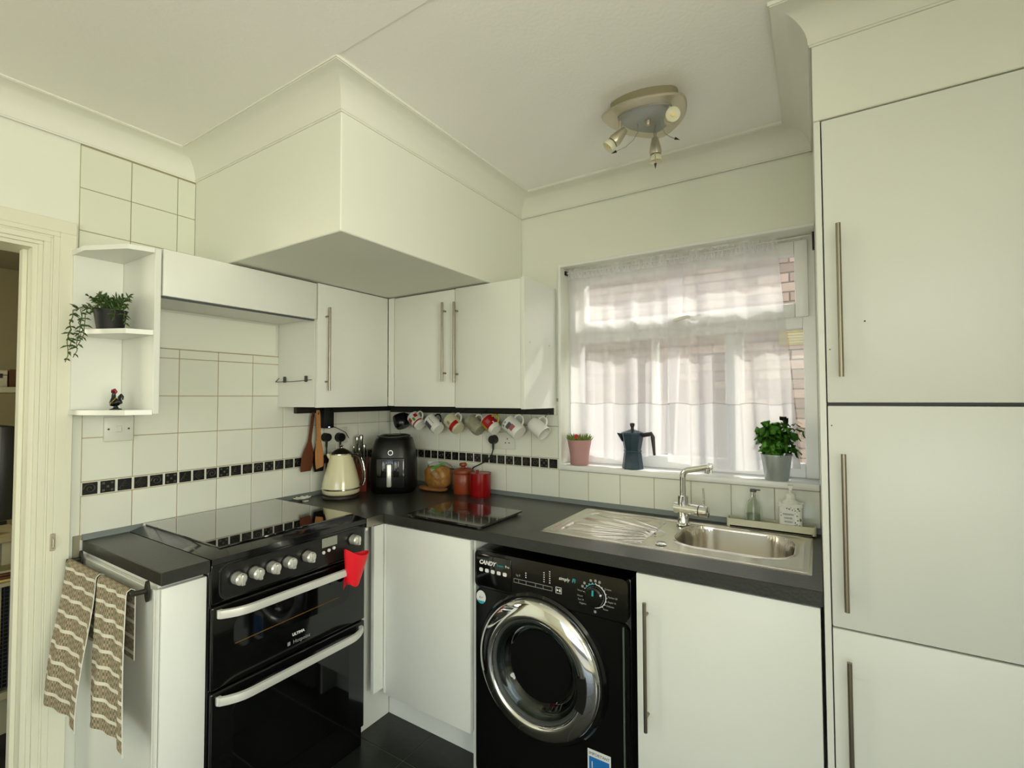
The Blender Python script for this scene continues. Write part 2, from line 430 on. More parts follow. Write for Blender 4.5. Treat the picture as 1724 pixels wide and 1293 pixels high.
xb = [0, .08]+[.2296+.15*k for k in range(7)]
for i in range(len(xb)-1):
    x, wd = xb[i], xb[i+1]-xb[i]
    tile(wb, 'B', x, .928, wd, .135)
    for z, h in ((1.113, .153), (1.266, .12)): tile(wb, 'B', x, z, wd, h)
xb2 = [1.1296+.15*k for k in range(7)]+[XT]
for i in range(len(xb2)-1): tile(wb, 'B', xb2[i], .928, xb2[i+1]-xb2[i], .134)
# black relief border tiles
def border_mesh(kind):
    bm = B(); s = .021
    prism(bm, [(-s, -s), (s, -s), (s, s), (-s, s)], 0, .0045)
    me = finish(bm, 'border_tile', 30); me.materials.append(blackt); me.materials.append(relief)
    b2 = bmesh.new(); b2.from_mesh(me); n0 = len(b2.faces)
    rr = .0011; zt = .0052
    if kind == 0:
        tube(b2, [((.003+.0033*t/2)*math.cos(t), (.003+.0033*t/2)*math.sin(t), zt) for t in [k*.45 for k in range(22)]], rr, 4)
    elif kind == 1:
        for px, py in ((-1, -1), (1, -1), (0, 0), (-1, 1), (1, 1)):
            q = .0034; prism(b2, [(px*.0125-q, py*.0125-q), (px*.0125+q, py*.0125-q), (px*.0125+q, py*.0125+q), (px*.0125-q, py*.0125+q)], .004, .0062)
    elif kind == 2:
        for s2 in (.017, .008): tube(b2, [(-s2, -s2*.8, zt), (s2, -s2*.8, zt), (0, s2*.9, zt), (-s2, -s2*.8, zt)], rr, 4)
    else:
        for s2 in (.017, .010, .004): tube(b2, [(-s2, 0, zt), (0, -s2, zt), (s2, 0, zt), (0, s2, zt), (-s2, 0, zt)], rr, 4)
    b2.faces.ensure_lookup_table()
    for f in b2.faces[n0:]: f.material_index = 1
    bmesh.ops.recalc_face_normals(b2, faces=b2.faces[:]); b2.to_mesh(me); b2.free(); return me
BM_ = [border_mesh(k) for k in range(4)]
bm = B(); box(bm, -.0046, -.0015, -1.437, 0, 1.0645, 1.1115); struct('border_strip', bm, groutw, wl)
bm = B(); box(bm, 0, WX0-.002, .0015, .0046, 1.0645, 1.1115); struct('border_strip', bm, groutw, wb)
for k in range(28):
    o = place('border_tile', BM_[k % 4], (0, 0, 0), wl); o.matrix_world = T(-.0035, -1.412+.0505*k, 1.088) @ FACE_X
for k in range(22):
    o = place('border_tile', BM_[(k+1) % 4], (0, 0, 0), wb); o.matrix_world = T(.0546+.05*k-.0045, .0035, 1.088) @ FACE_Y

# plaster ledge above tiles behind cooker
bm = B(); box(bm, -.0045, .003, -1.32, -.73, 1.604, 1.75, .002, 1); struct('wall_patch', bm, paint, wl)

# ------------------------------------------------------------------ doorway: lining, architrave
bm = B()
box(bm, -.125, .004, DY1-.022, DY1, 0, DZ); box(bm, -.125, .004, DY0, DY0+.022, 0, DZ); box(bm, -.125, .004, DY0+.022, DY1-.022, DZ-.022, DZ)
box(bm, -.085, -.05, DY1-.034, DY1-.022, 0, DZ-.022, .001, 1)
d1 = struct('door_1', bm, trimp)
def architrave(bm, flat):
    # profile across width .095: stepped
    steps = [(0, .006), (.012, .014), (.030, .018), (.036, .012), (.052, .020), (.095, .016)]
    for (a0, t0), (a1, t1) in zip(steps, steps[1:]):
        if flat == 'R': box(bm, -.004, max(t0, t1), DY1-.010+a0, DY1-.010+a1, 0, DZ-.010+a0, .0015, 1)
        elif flat == 'T': box(bm, -.004, max(t0, t1), DY0+.01-a1, DY1-.010+a1, DZ-.010+a0, DZ-.010+a1, .0015, 1)
        else: box(bm, -.004, max(t0, t1), DY0+.01-a1, DY0+.01-a0, 0, DZ-.010+a0, .0015, 1)
bm = B(); [architrave(bm, q) for q in 'RTL']; struct('trim_2', bm, trimp)
# latch keep on the lining
pt = obj('latch_plate', box(B(), .0195, .0215, -1.519, -1.505, .90, .957, .002, 1), nickel, d1)
obj('latch_pin', tube(B(), [(.0215, -1.512, .945), (.030, -1.512, .94), (.030, -1.512, .915), (.0215, -1.512, .91)], .0035, 8), nickel, d1)

# bare patch of wall below end of the worktop
bm = B(); box(bm, -.004, .002, -1.455, -1.437, .80, .93); struct('bare_plaster', bm, bare, wl)

# ------------------------------------------------------------------ hall seen through the doorway
bm = B(); box(bm, -3.0, -.14, -3.6, .2, -.06, 0); struct('floor_hall', bm, hallf)
bm = B(); box(bm, -3.1, -3.0, -3.6, .2, 0, H); box(bm, -3.0, -.121, -.98, -.9, 0, H); box(bm, -3.0, -.121, -3.6, -3.5, 0, H); struct('wall_hall', bm, hallp)
bm = B(); box(bm, -3.1, -.121, -3.6, .2, H, H+.1); struct('ceiling_hall', bm, hallp)
light('hall_fill_lamp', 'AREA', (-1.6, -3.3, 1.7), (-.2, 1, -.1), 42, (1, .93, .72), .8, .8)  # added lamp to brighten the hall; no window is built there

# ================================================================== window
win = bpy.data.objects.new('window_1', None); COL.objects.link(win); win['kind'] = 'structure'; ORG[win.name] = Vector((0, 0, 0))
FY0, FY1 = .118, .180
SZ = 1.088
bm = B()
box(bm, WX0, 1.190, FY0, FY1, SZ, WZ1, .003, 1); box(bm, 2.130, WX1, FY0, FY1, SZ, WZ1, .003, 1)
box(bm, 1.190, 2.130, FY0, FY1, SZ, 1.142, .003, 1); box(bm, 1.190, 2.130, FY0, FY1, 1.990, WZ1, .003, 1)
box(bm, 1.190, 2.130, FY0, FY1, 1.668, 1.735, .003, 1)
obj('window_frame', bm, upvc, win)
bm = B()
y0, y1 = .100, .165
box(bm, 1.168, 1.222, y0, y1, 1.712, 2.010, .004, 2); box(bm, 2.105, 2.150, y0, y1, 1.712, 2.010, .004, 2)
box(bm, 1.222, 2.105, y0, y1, 1.712, 1.766, .004, 2); box(bm, 1.222, 2.105, y0, y1, 1.960, 2.010, .004, 2)
obj('sash', bm, upvc, win)
for x in (1.55, 1.88):
    wd = .012 if x < 1.6 else .034
    bm = B(); box(bm, x-wd, x+wd, FY0+.008, FY1, 1.142, 1.668, .003, 1); obj('mullion', bm, upvc, win)
bm = B(); box(bm, 1.218, 2.108, .135, .147, 1.76, 1.965); obj('pane', bm, pane_m, win, angle=0)
bm = B(); box(bm, 1.188, 2.132, .143, .155, 1.14, 1.67); obj('pane', bm, pane_m, win, angle=0)
h = obj('casement_handle', box(B(), 1.645, 1.672, .086, .100, 1.716, 1.748, .003, 2), white, win)
obj('lever', tube(B(), [(1.655, .092, 1.735), (1.655, .072, 1.735), (1.69, .066, 1.742), (1.765, .066, 1.752)], [.008, .008, .008, .006], 10), white, h)
bm = B(); box(bm, WX0+.001, WX1-.001, -.012, FY0+.01, SZ-.024, SZ, .004, 2); struct('window_sill', bm, sillm)
bm = B()
for p in ((WX0-.010, WX0+.004, WZ0, WZ1+.008), (WX0+.004, WX1, WZ1-.004, WZ1+.008)): box(bm, p[0], p[1], -.006, .0044, p[2], p[3], .002, 1)
struct('trim_3', bm, sillm)

# outside: brick wall, paving
bm = B(); box(bm, -1.6, 4.6, 2.21, 2.42, -.3, 2.64); yard = struct('wall_neighbour', bm, mortar)
bm = B(); box(bm, 0, .215, -.012, 0, 0, .065, .002, 1); bk = finish(bm, 'brick', 30); bk.materials.append(brickm)
for j in range(25):
    for i in range(12):
        place('brick', bk, (-.35+.225*i+(.1125 if j % 2 else 0), 2.21+random.uniform(-.002, .002), .72+.075*j), yard)
bm = B(); box(bm, -1.6, 4.6, .29, 2.20, -.35, -.3); struct('ground_outside', bm, concm)
v = thing('air_brick', 'buff slotted air vent in the brick wall outside, top right of the window', 'vent', (1.93, 2.19, 1.81))
obj('vent_body', box(B(), 1.93, 2.145, 2.172, 2.197, 1.80, 1.94, .003, 1), ventm, v)
for k in range(6):
    obj('slat', box(B(), 1.945, 2.13, 2.163, 2.173, 1.812+.021*k, 1.822+.021*k, .001, 1), ventm, v)

# ================================================================== curtains
def curtain(name, label, xa, xb, xa2, xb2, seed, z0f, hem_label=None):
    t = thing(name, label, 'curtain', ((xa+xb)/2, .07, 2.0), 'sheer curtain panels on the window wire')
    rnd = random.Random(seed)
    ks = [(rnd.uniform(60, 75), rnd.uniform(0, 6), .010), (rnd.uniform(28, 36), rnd.uniform(0, 6), .011), (rnd.uniform(100, 130), rnd.uniform(0, 6), .003)]
    def pos(u, z, off=0):
        f = (2.0-z)/.88
        x = (xa+(xb-xa)*u)*(1-f)+(xa2+(xb2-xa2)*u)*f
        amp = .55+.6*min(1, f*1.6)
        y = .064+sum(A*math.sin(K*x+ph+.5*f*math.sin(9*u+seed)) for K, ph, A in ks)*amp
        x += .006*math.sin(60*u+seed)*f
        return Vector((x, min(y, .094)+off, z))
    HZ = 1.375
    def zb(u): return z0f(u)
    bm = B(); grid(bm, lambda u, v_: pos(u, 2.003+(zb(u)-2.003)*v_), 200, 30); obj('fabric', bm, voile, t, angle=180)
    bm = B(); grid(bm, lambda u, v_: pos(u, HZ+.004*math.sin(20*u)+(zb(u)-HZ)*v_, -.0022), 200, 12); obj('hem', bm, voile2, t, angle=180)
    bm = B(); tube(bm, [pos(k/100, HZ+.004*math.sin(20*k/100), -.0032) for k in range(101)], .0009, 4); obj('seam', bm, dim_p, t)
    bm = B(); grid(bm, lambda u, v_: pos(u, 2.022-.045*v_, -.003)+Vector((0, .004*math.sin(160*u)*math.sin(PI*v_), .004*math.sin(90*u)*(1-v_))), 220, 5)
    obj('heading', bm, voile2, t, angle=180)
    return t
curtain('sheer_curtain', 'left white voile panel hanging behind the pink pot and the coffee pot', 1.152, 1.70, 1.160, 1.655, 1, lambda u: 1.135-.030*math.sin(PI*u)**2+.03*u)
curtain('sheer_curtain', 'right white voile panel hanging behind the tap and the basil', 1.63, 2.05, 1.625, 2.110, 4, lambda u: 1.125-.02*math.sin(3*u)+.01*u)
wire = obj('curtain_wire', tube(B(), [(WX0+.001, .062, 2.010), (1.66, .062, 2.002), (XT-.001, .062, 2.012)], .003, 8), plast)
tag(wire, 'thin white wire the voile hangs from across the window head', 'curtain wire')
bm = B(); box(bm, XT-.008, XT-.0005, .05, .075, 1.955, 2.02, .001, 1); o = obj('wire_bracket', bm, blackm); tag(o, 'small dark bracket at the right end of the curtain wire', 'bracket')
bm = B(); box(bm, WX0+.0005, WX0+.008, .05, .075, 2.0, 2.02, .001, 1); o = obj('wire_bracket', bm, blackm); tag(o, 'small dark bracket at the left end of the curtain wire', 'bracket')

# ================================================================== wall cupboards
def bar_handle(parent, p, length, axis_out, r0=.0055, stand=.028, inset=.04, name='handle'):
    p = Vector(p); o = Vector(axis_out)
    h = obj(name, tube(B(), [p+o*stand+Vector((0, 0, -length/2)), p+o*stand+Vector((0, 0, length/2))], r0, 14), handm, parent)
    for s in (-1, 1):
        q = p+Vector((0, 0, s*(length/2-inset)))
        obj('stud', tube(B(), [q, q+o*stand], r0*.8, 10), handm, h)
    return h
ZB, ZTOP = 1.364, 1.922
t = thing('wall_cupboard', 'white wall cupboard with one door beside the cooker opening', 'cupboard', (.15, -.5, ZB))
bm = B(); box(bm, .001, .276, -.716, -.30, ZB, ZTOP-.004); obj('carcass', bm, gloss, t)
bm = B(); box(bm, .278, .296, -.714, -.299, ZB-.002, ZTOP-.002, .002, 2); dr = obj('door', bm, gloss, t)
bar_handle(dr, (.296, -.672, 1.626), .375, (1, 0, 0))
tw = obj('towel_wire', tube(B(), [(.01, -.717, 1.500), (.012, -.735, 1.482), (.15, -.742, 1.480), (.285, -.735, 1.486)], .0016, 6), rail_m, t)
for x in (.062, .225): obj('wire_clip', box(B(), x-.006, x+.006, -.727, -.7165, 1.478, 1.506, .002, 1), rubber, t)
t = thing('wall_cupboard', 'white double-door wall cupboard above the hanging mugs', 'cupboard', (.72, -.15, ZB))
bm = B(); box(bm, .277, 1.100, -.276, -.001, ZB, ZTOP-.004); obj('carcass', bm, gloss, t)
bm = B(); box(bm, .297, .337, -.297, -.277, ZB, ZTOP-.002, .001, 1); obj('corner_post', bm, gloss, t)
bm = B(); box(bm, .342, .738, -.298, -.279, ZB-.002, ZTOP-.006, .002, 2); dl = obj('door', bm, gloss, t)
bm = B(); box(bm, .742, 1.101, -.298, -.279, ZB-.006, ZTOP-.004, .002, 2); dr = obj('door', bm, gloss, t)
bar_handle(dl, (.685, -.298, 1.668), .375, (0, -1, 0)); bar_handle(dr, (.757, -.298, 1.662), .375, (0, -1, 0))
bm = B(); box(bm, 1.102, 1.120, -.299, -.001, ZB-.010, ZTOP+.002, .001, 1); sp = obj('end_panel', bm, gloss, t)
for y in (-.25, -.07): obj('screw_cap', lathe_cap := tube(B(), [(1.120, y, 1.645), (1.1225, y, 1.645)], [.0055, .004], 12), plast, sp)
# flap box over the cooker
t = thing('extractor_housing', 'white lift-up front box between the corner shelf and wall cupboard', 'cupboard', (.15, -1.02, 1.755))
bm = B(); box(bm, .002, .280, -1.318, -.720, 1.757, 1.905); obj('carcass', bm, gloss, t)
bm = B(); box(bm, .281, .299, -1.316, -.722, 1.755, 1.915, .002, 2); obj('flap_door', bm, gloss, t)
obj('hinge_strip', box(B(), .27, .2805, -1.316, -.722, 1.750, 1.757), grey, t)
# corner shelf
t = thing('corner_shelf', 'white open corner shelf unit beside the doorway', 'shelf', (.15, -1.40, 1.355))
bm = B(); box(bm, .001, .292, -1.338, -1.320, 1.352, 1.912, .001, 1); obj('side_panel', bm, gloss, t)
bm = B(); box(bm, .0205, .033, -1.478, -1.3385, 1.366, 1.897, .001, 1); obj('back_panel', bm, gloss, t)
def shelf_board(z0, z1, ex):
    poly = [(.0205, -1.339), (.29, -1.339), (.268+ex*.3, -1.408), (.125+ex, -1.478), (.0205, -1.481)]
    bm = B(); prism(bm, poly, z0, z1); obj('shelf_board', bm, gloss, t)
shelf_board(1.350, 1.366, .01); shelf_board(1.618, 1.634, 0.0); shelf_board(1.897, 1.913, 0)

# dark rail below the cupboards
t = thing('hook_rail', 'dark batten under the wall cupboards with mug and utensil hooks', 'rail', (.5, -.02, 1.34))
obj('batten', box(B(), .002, .024, -.635, -.002, 1.330, 1.362, .002, 1), mat('dark_batten', (.10, .10, .085), .5), t)
obj('batten', box(B(), .0245, 1.118, -.024, -.002, 1.322, 1.362, .002, 1), MATS['dark_batten'], t)
obj('end_cap', box(B(), 1.1185, 1.124, -.025, -.002, 1.320, 1.364), plast, t)

# ================================================================== base units
WT, WB = .913, .875
# end unit
t = thing('base_cupboard', 'narrow white end cupboard left of the cooker, towels on its side', 'cupboard', (.3, -1.365, 0))
obj('carcass', box(B(), .0, .570, -1.422, -1.303, .10, .874), gloss, t)
obj('end_panel', box(B(), .0, .586, -1.436, -1.4225, 0, .862, .002, 1), gloss, t)
obj('edge_strip', box(B(), .582, .592, -1.440, -1.4365, 0, .866, .001, 1), plast, t)
obj('door', box(B(), .572, .592, -1.4215, -1.302, .12, .862, .002, 2), gloss, t)
obj('plinth', box(B(), .50, .52, -1.422, -1.302, 0, .099), gloss, t)
# corner unit
t = thing('base_cupboard', 'white corner base cupboard between cooker and washing machine', 'cupboard', (.8, -.3, 0))
obj('carcass', box(B(), .60, 1.056, -.575, -.02, .15, .874), gloss, t)
obj('filler_panel', box(B(), .512, .527, -.700, -.500, .0, .874, .001, 1), gloss, t)
obj('filler_panel', box(B(), .5275, .600, -.700, -.688, .86, .874), gloss, t)
obj('corner_post', box(B(), .579, .598, -.652, -.600, .178, .868, .001, 1), gloss, t)
obj('corner_post', box(B(), .5985, .612, -.600, -.581, .160, .868, .001, 1), gloss, t)
obj('door', box(B(), .613, 1.060, -.600, -.581, .155, .868, .002, 2), gloss, t)
obj('plinth', box(B(), .5275, 1.060, -.500, -.484, 0, .149, .001, 1), gloss, t)
obj('end_panel', box(B(), 1.0565, 1.068, -.575, -.02, 0, .874), gloss, t)
# sink unit
t = thing('base_cupboard', 'white sink cupboard right of the washing machine', 'cupboard', (1.9, -.3, 0))
obj('carcass', box(B(), 1.692, 1.700, -.575, -.02, 0, .874), gloss, t)
dr = obj('door', box(B(), 1.694, 2.168, -.600, -.581, .155, .868, .003, 2), gloss, t)
obj('back_board', box(B(), 1.70, 2.16, -.55, -.54, .15, .70), gloss, t)
obj('plinth', box(B(), 1.70, 2.16, -.53, -.515, 0, .15), gloss, t)
bar_handle(dr, (1.727, -.600, .606), .375, (0, -1, 0))
# tall cupboard
t = thing('tall_cupboard', 'tall white cupboard with three stacked doors at the right', 'cupboard', (2.6, -.3, 0))
obj('side_panel', box(B(), 2.176, 2.191, -.590, -.001, 0, 2.106, .001, 1), gloss, t)
obj('carcass', box(B(), 2.192, 2.79, -.585, -.001, .1, 2.10), blackm, t)
obj('edge_strip', box(B(), 2.176, 2.190, -.612, -.591, 0, 2.106, .001, 1), gloss, t)
z_ = [(.12, .831), (.835, 1.379), (1.387, 2.104)]; hz = [.56, 1.074, 1.639]
for (z0, z1), hzz in zip(z_, hz):
    d = obj('door', box(B(), 2.1925, 2.79, -.612, -.592, z0, z1, .003, 2), gloss, t)
    if hzz == .56: bar_handle(d, (2.224, -.612, .58), .375, (0, -1, 0))
    else: bar_handle(d, (2.222, -.612, hzz), .377, (0, -1, 0))
obj('screw_cap', tube(B(), [(2.272, -.6115, 1.585), (2.272, -.6135, 1.585)], [.002, .002], 8), blackm, t)
for z in (1.52, 1.33): obj('screw_cap', tube(B(), [(2.20, -.6115, z), (2.20, -.613, z)], [.0016, .0016], 8), blackm, t)
t = thing('tall_cupboard', 'part of a second tall white cupboard beyond the first, past the frame edge', 'cupboard', (3.0, -.3, 0)) if False else None

# worktops
bm = B(); box(bm, .001, .608, -1.430, -1.300, WB, WT, .002, 1)
t = obj('worktop', bm, laminate); tag(t, 'short dark worktop piece left of the cooker', 'worktop')
# L-shaped main worktop with the sink cut-out
SX0, SX1, SY0, SY1 = 1.325, 2.125, -.470, -.094
bm = B()
def slab(x0, x1, y0, y1): box(bm, x0, x1, y0, y1, WB, WT)
slab(.001, SX0, -.608, -.001); slab(SX1, XT, -.608, -.001); slab(SX0, SX1, -.608, SY0); slab(SX0, SX1, SY1, -.001); slab(.001, .6078, -.703, -.608)
t = obj('worktop', bm, laminate, angle=30); tag(t, 'long dark worktop running under the window and round the corner', 'worktop')
# front edge band slightly proud of it
obj('edge_band', box(B(), .612, XT-.002, -.6105, -.6082, WB, WT-.001, .0008, 1), lamedge, t)
obj('edge_band', box(B(), .6082, .6115, -.703, -.6105, WB, WT-.001, .0008, 1), steel, t, label='bare metal corner strip')
# grey triangular upstand
def upstand(bm, pts):
    for (x0, y0, nx, ny), (x1, y1, _, _) in zip(pts, pts[1:]):
        A = [(x0+nx*d, y0+ny*d, z) for d, z in ((.0005, WT), (.013, WT), (.011, WT+.006), (.002, WT+.019), (.0005, WT+.019))]
        D = [(x1+nx*d, y1+ny*d, z) for d, z in ((.0005, WT), (.013, WT), (.011, WT+.006), (.002, WT+.019), (.0005, WT+.019))]
        va = [bm.verts.new(p) for p in A]; vd = [bm.verts.new(p) for p in D]
        bm.faces.new(va[::-1]); bm.faces.new(vd)
        for k in range(5): bm.faces.new((va[k], va[(k+1) % 5], vd[(k+1) % 5], vd[k]))
bm = B(); upstand(bm, [(0, -1.432, 1, 0), (0, -.013, 1, 0)]); struct('trim_4', bm, upst)
bm = B(); upstand(bm, [(.0, 0, 0, -1), (XT, 0, 0, -1)]); struct('trim_5', bm, upst)

# ================================================================== cooker
CY0, CY1 = -1.298, -.705
t = thing('cooker', 'black double-oven cooker with glass hob and silver knobs', 'cooker', (.3, -1.0, 0))
obj('body', box(B(), .02, .588, CY0, CY1, .0, .895, .004, 2), blackg, t)
# hob surround
bm = B()
lo = [(.015, CY0), (.612, CY0), (.612, CY1), (.015, CY1)]; hi = [(.035, CY0+.038), (.572, CY0+.038), (.572, CY1-.028), (.035, CY1-.028)]
v0 = [bm.verts.new((x, y, .895)) for x, y in lo]; v1 = [bm.verts.new((x, y, .913)) for x, y in lo]; v2 = [bm.verts.new((x, y, .929)) for x, y in hi]
bm.faces.new(v0[::-1]); bm.faces.new(v2)
for q, s in ((v0, v1), (v1, v2)):
    for k in range(4): bm.faces.new((q[k], q[(k+1) % 4], s[(k+1) % 4], s[k]))
obj('hob_surround', bm, blackg, t, angle=60)
obj('hob_glass', box(B(), .036, .568, CY0+.041, CY1-.031, .929, .935, .0015, 1), hobg, t)
obj('rear_trim', box(B(), .016, .034, CY0+.04, CY1-.03, .913, .934, .002, 1), plast, t, label='pale strip along the back of the hob')
# control panel: rounded raised fascia
def rrect(x0, x1, y0, y1, rad, n=6):
    pts = []
    for cx, cy, a0 in ((x1-rad, y1-rad, 0), (x0+rad, y1-rad, 90), (x0+rad, y0+rad, 180), (x1-rad, y0+rad, 270)):
        for k in range(n+1):
            an = R(a0+90*k/n); pts.append((cx+rad*math.cos(an), cy+rad*math.sin(an)))
    return pts
obj('fascia', box(B(), .588, .604, CY0, CY1, .770, .895, .006, 3), blackg, t)
bm = B(); prism(bm, rrect(CY0+.030, CY1-.018, .782, .884, .028), .604, .608, FACE_X)
cp = obj('control_panel', bm, mat('panel_dark', (.085, .085, .075), .3), t, angle=40)
bm = B(); prism(bm, rrect(CY0+.024, CY1-.012, .776, .890, .032), .603, .6055, FACE_X); obj('panel_rim', bm, silver if False else blackg, t, angle=40)
for y in (-1.222, -1.165, -1.107, -1.048, -.974, -.772):
    z = .836 if y < -.9 else .846
    k_ = obj('knob', cyl(B(), (.608, y, z), (.612, y, z), .024, n=28), blackm, t)
    bm = B(); lathe(bm, [(0, .034), (.014, .033), (.0185, .028), (.020, 0), (0, 0)], 24, T(.610, y, z) @ FACE_X); obj('knob_cap', bm, silverk, k_)
    obj('knob_ridge', box(B(), .640, .652, y-.0055, y+.0055, z-.017, z+.017, .003, 2), silverk, k_)
d = obj('display', box(B(), .608, .6105, -.912, -.845, .846, .880, .001, 1), dispm, t)
lettering('12:00', .018, T(.6107, -.902, .855) @ FACE_X, blackm, d) if False else None
for k, y in enumerate((-.905, -.882, -.860)): obj('button', cyl(B(), (.608, y, .829+.003*k), (.612, y, .829+.003*k), .006, n=16), white, t)
def oven_door(z0, z1, hz_, yend):
    d = obj('oven_door', box(B(), .589, .606, CY0+.004, CY1-.002, z0, z1, .006, 3), blackg, t)
    bm = B(); prism(bm, rrect(CY0+.07, CY1-.08, z0+.10 if z1-z0 < .35 else z0+.06, z1-.055, .03), .606, .6072, FACE_X); obj('oven_window', bm, ovenw, d)
    n = 26; ya, yb = CY0+.022, CY1-.022
    pts = []
    for k in range(n+1):
        u = k/n; y = ya+(yb-ya)*u
        e = min(u, 1-u)*n/4
        x = .612+.034*(1-max(0, 1-e)**2)
        pts.append((x, y))
    bm = B(); rows = []
    for i, (x, y) in enumerate(pts):
        rows.append([bm.verts.new(p) for p in ((x, y, hz_-.014), (x+.009, y, hz_-.012), (x+.011, y, hz_), (x+.009, y, hz_+.012), (x, y, hz_+.014))])
    for A, D in zip(rows, rows[1:]):
        for k in range(5): bm.faces.new((A[k], A[(k+1) % 5], D[(k+1) % 5], D[k]))
    bm.faces.new(rows[0]); bm.faces.new(rows[-1][::-1])
    obj('door_handle', bm, silver, d, angle=50)
    for y in (ya+.004, yb-.004): obj('handle_mount', box(B(), .606, .616, y-.008, y+.008, hz_-.013, hz_+.013, .002, 1), silver, d)
    return d
du = oven_door(.512, .765, .742, 0)
dl2 = oven_door(.085, .506, .480, 0)
obj('shelf_edge', tube(B(), [(.6076, CY0+.075, .632), (.6076, CY1-.13, .640)], .0012, 6), mat('brass_shelf_edge', (.55, .38, .14), .4, metal=.6), t, label='brass-coloured shelf edge seen in the top oven window')  # thin brass-coloured line across the top oven window
lettering('ULTIMA', .0135, T(.6068, -1.003, .572) @ FACE_X, white_p, du, align='CENTER', bold=.0004)
lettering('Hotpoint', .018, T(.6068, -.990, .545) @ FACE_X, dim_p, du, align='CENTER')
obj('logo_square', box(B(), .6062, .6072, -1.044, -1.034, .545, .557), dim_p, du)
obj('plinth', box(B(), .56, .575, CY0+.01, CY1-.01, .0, .08, .002, 1), blackg, t)

# ================================================================== washing machine
WXa, WXb = 1.078, 1.670
t = thing('washing_machine', 'black front-loading washing machine with a chrome door ring', 'washing machine', (1.37, -.3, 0))
obj('body', box(B(), WXa, WXb, -.575, -.03, .01, .835, .008, 2), blackw, t)
bm = B(); prism(bm, rrect(WXa+.003, WXb-.003, .02, .700, .03), .572, .592, FACE_Y); obj('front_panel', bm, blackw, t, angle=40)
bm = B(); prism(bm, rrect(WXa+.003, WXb-.003, .705, .838, .018), .572, .598, FACE_Y); cpn = obj('control_panel', bm, blackg, t, angle=40)
obj('detergent_drawer', box(B(), WXa+.012, WXa+.165, -.601, -.597, .712, .826, .003, 2), blackg, t)
obj('side_trim', box(B(), WXb-.022, WXb-.017, -.5985, -.590, .02, .69, .002, 1), mat('grey_trim_line', (.32, .36, .31), .3), t)
DC = Vector((1.352, -.592, .484))
MD = T(*DC) @ FACE_Y
bm = B(); lathe(bm, [(.247, 0), (.247, .012), (.240, .020), (.230, .020), (.230, 0)], 72, MD, closed=True); dr = obj('door', bm, blackg, t, angle=30)
bm = B(); lathe(bm, [(.232, .018), (.231, .026), (.226, .034), (.216, .040), (.200, .046), (.184, .050), (.174, .049), (.170, .042), (.168, .018)], 96, MD, closed=True)
obj('door_ring', bm, chrome, dr, angle=60)
bm = B(); lathe(bm, [(.170, .034), (.166, .036), (.160, .030), (.160, .020), (.170, .020)], 72, MD, closed=True); obj('door_seal', bm, rubber, dr, angle=60)
bm = B(); prof = [(.162, .026), (.155, .030), (.140, .024), (.122, .004), (.100, -.022), (.060, -.038), (0, -.043), (0, -.049), (.062, -.044), (.103, -.028), (.128, -.002), (.145, .016), (.160, .020)]
lathe(bm, prof, 64, MD); obj('door_glass', bm, glassb, dr, angle=80)
bm = B(); lathe(bm, [(.155, .008), (.150, .010), (.140, -.03), (.132, -.12), (0, -.13), (0, -.135), (.16, -.135), (.17, .0)], 48, MD, closed=True); obj('drum', bm, drumm, t, angle=50)
# door handle recess
bm = B(); n = 12; pl = []
for k in range(n+1):
    an = R(-22+34*k/n); pl.append((.195*math.cos(an), .195*math.sin(an)))
for k in range(n, -1, -1):
    an = R(-22+34*k/n); pl.append((.166*math.cos(an), .166*math.sin(an)))
prism(bm, pl, .030, .0545, MD); obj('door_handle', bm, blackm, dr)
cut = None
lettering('CANDY', .0205, T(1.103, -.602, .792) @ FACE_Y, white_p, cpn, shear=.3, bold=.0008)
lettering('Smart', .012, T(1.182, -.602, .794) @ FACE_Y, cyan, cpn)
lettering('Pro', .012, T(1.218, -.602, .795) @ FACE_Y, white_p, cpn)
for k in range(5):
    x = 1.112+.026*k
    bm = B(); prism(bm, rrect(x-.008, x+.008, .764, .777, .004, 3), .6012, .602, FACE_Y); obj('feature_symbol', bm, white_p, cpn)
lettering('simply', .0155, T(1.430, -.5985, .795) @ FACE_Y, white_p, cpn, shear=.2); lettering('Fi', .0175, T(1.478, -.5985, .795) @ FACE_Y, cyan, cpn, shear=.2, bold=.0004)
for x0, n in ((1.300, 3), (1.372, 5), (1.394, 6)):
    for k in range(n): obj('indicator', box(B(), x0, x0+.004, -.5988, -.598, .775+.0075*k, .778+.0075*k), white_p, cpn)
bm = B(); prism(bm, rrect(1.252, 1.405, .7635, .765, .0005, 2), .598, .5988, FACE_Y); prism(bm, rrect(1.252, 1.405, .7505, .752, .0005, 2), .598, .5988, FACE_Y)
for x in (1.252, 1.272, 1.302, 1.34, 1.37, 1.404): box(bm, x, x+.0012, -.5988, -.598, .751, .765)
obj('button_row', bm, dim_p, cpn)
bm = B()
for a0, a1, b0, b1 in ((1.418, 1.440, .748, .7495), (1.418, 1.440, .7675, .769), (1.418, 1.4195, .748, .769), (1.4385, 1.440, .748, .769), (1.431, 1.433, .754, .763), (1.434, 1.436, .754, .763)): box(bm, a0, a1, -.5988, -.598, b0, b1)
prism(bm, [(1.422, .754), (1.4295, .7585), (1.422, .763)], .598, .5988, FACE_Y); obj('start_button', bm, white_p, cpn)
lettering('kg 8', .010, T(1.262, -.5985, .775) @ FACE_Y, dim_p, cpn)
KC = (1.559, .768)
bm = B(); lathe(bm, [(0, .020), (.026, .020), (.031, .016), (.033, 0), (0, 0)], 40, T(KC[0], -.598, KC[1]) @ FACE_Y); kn = obj('programme_dial', bm, blackg, t)
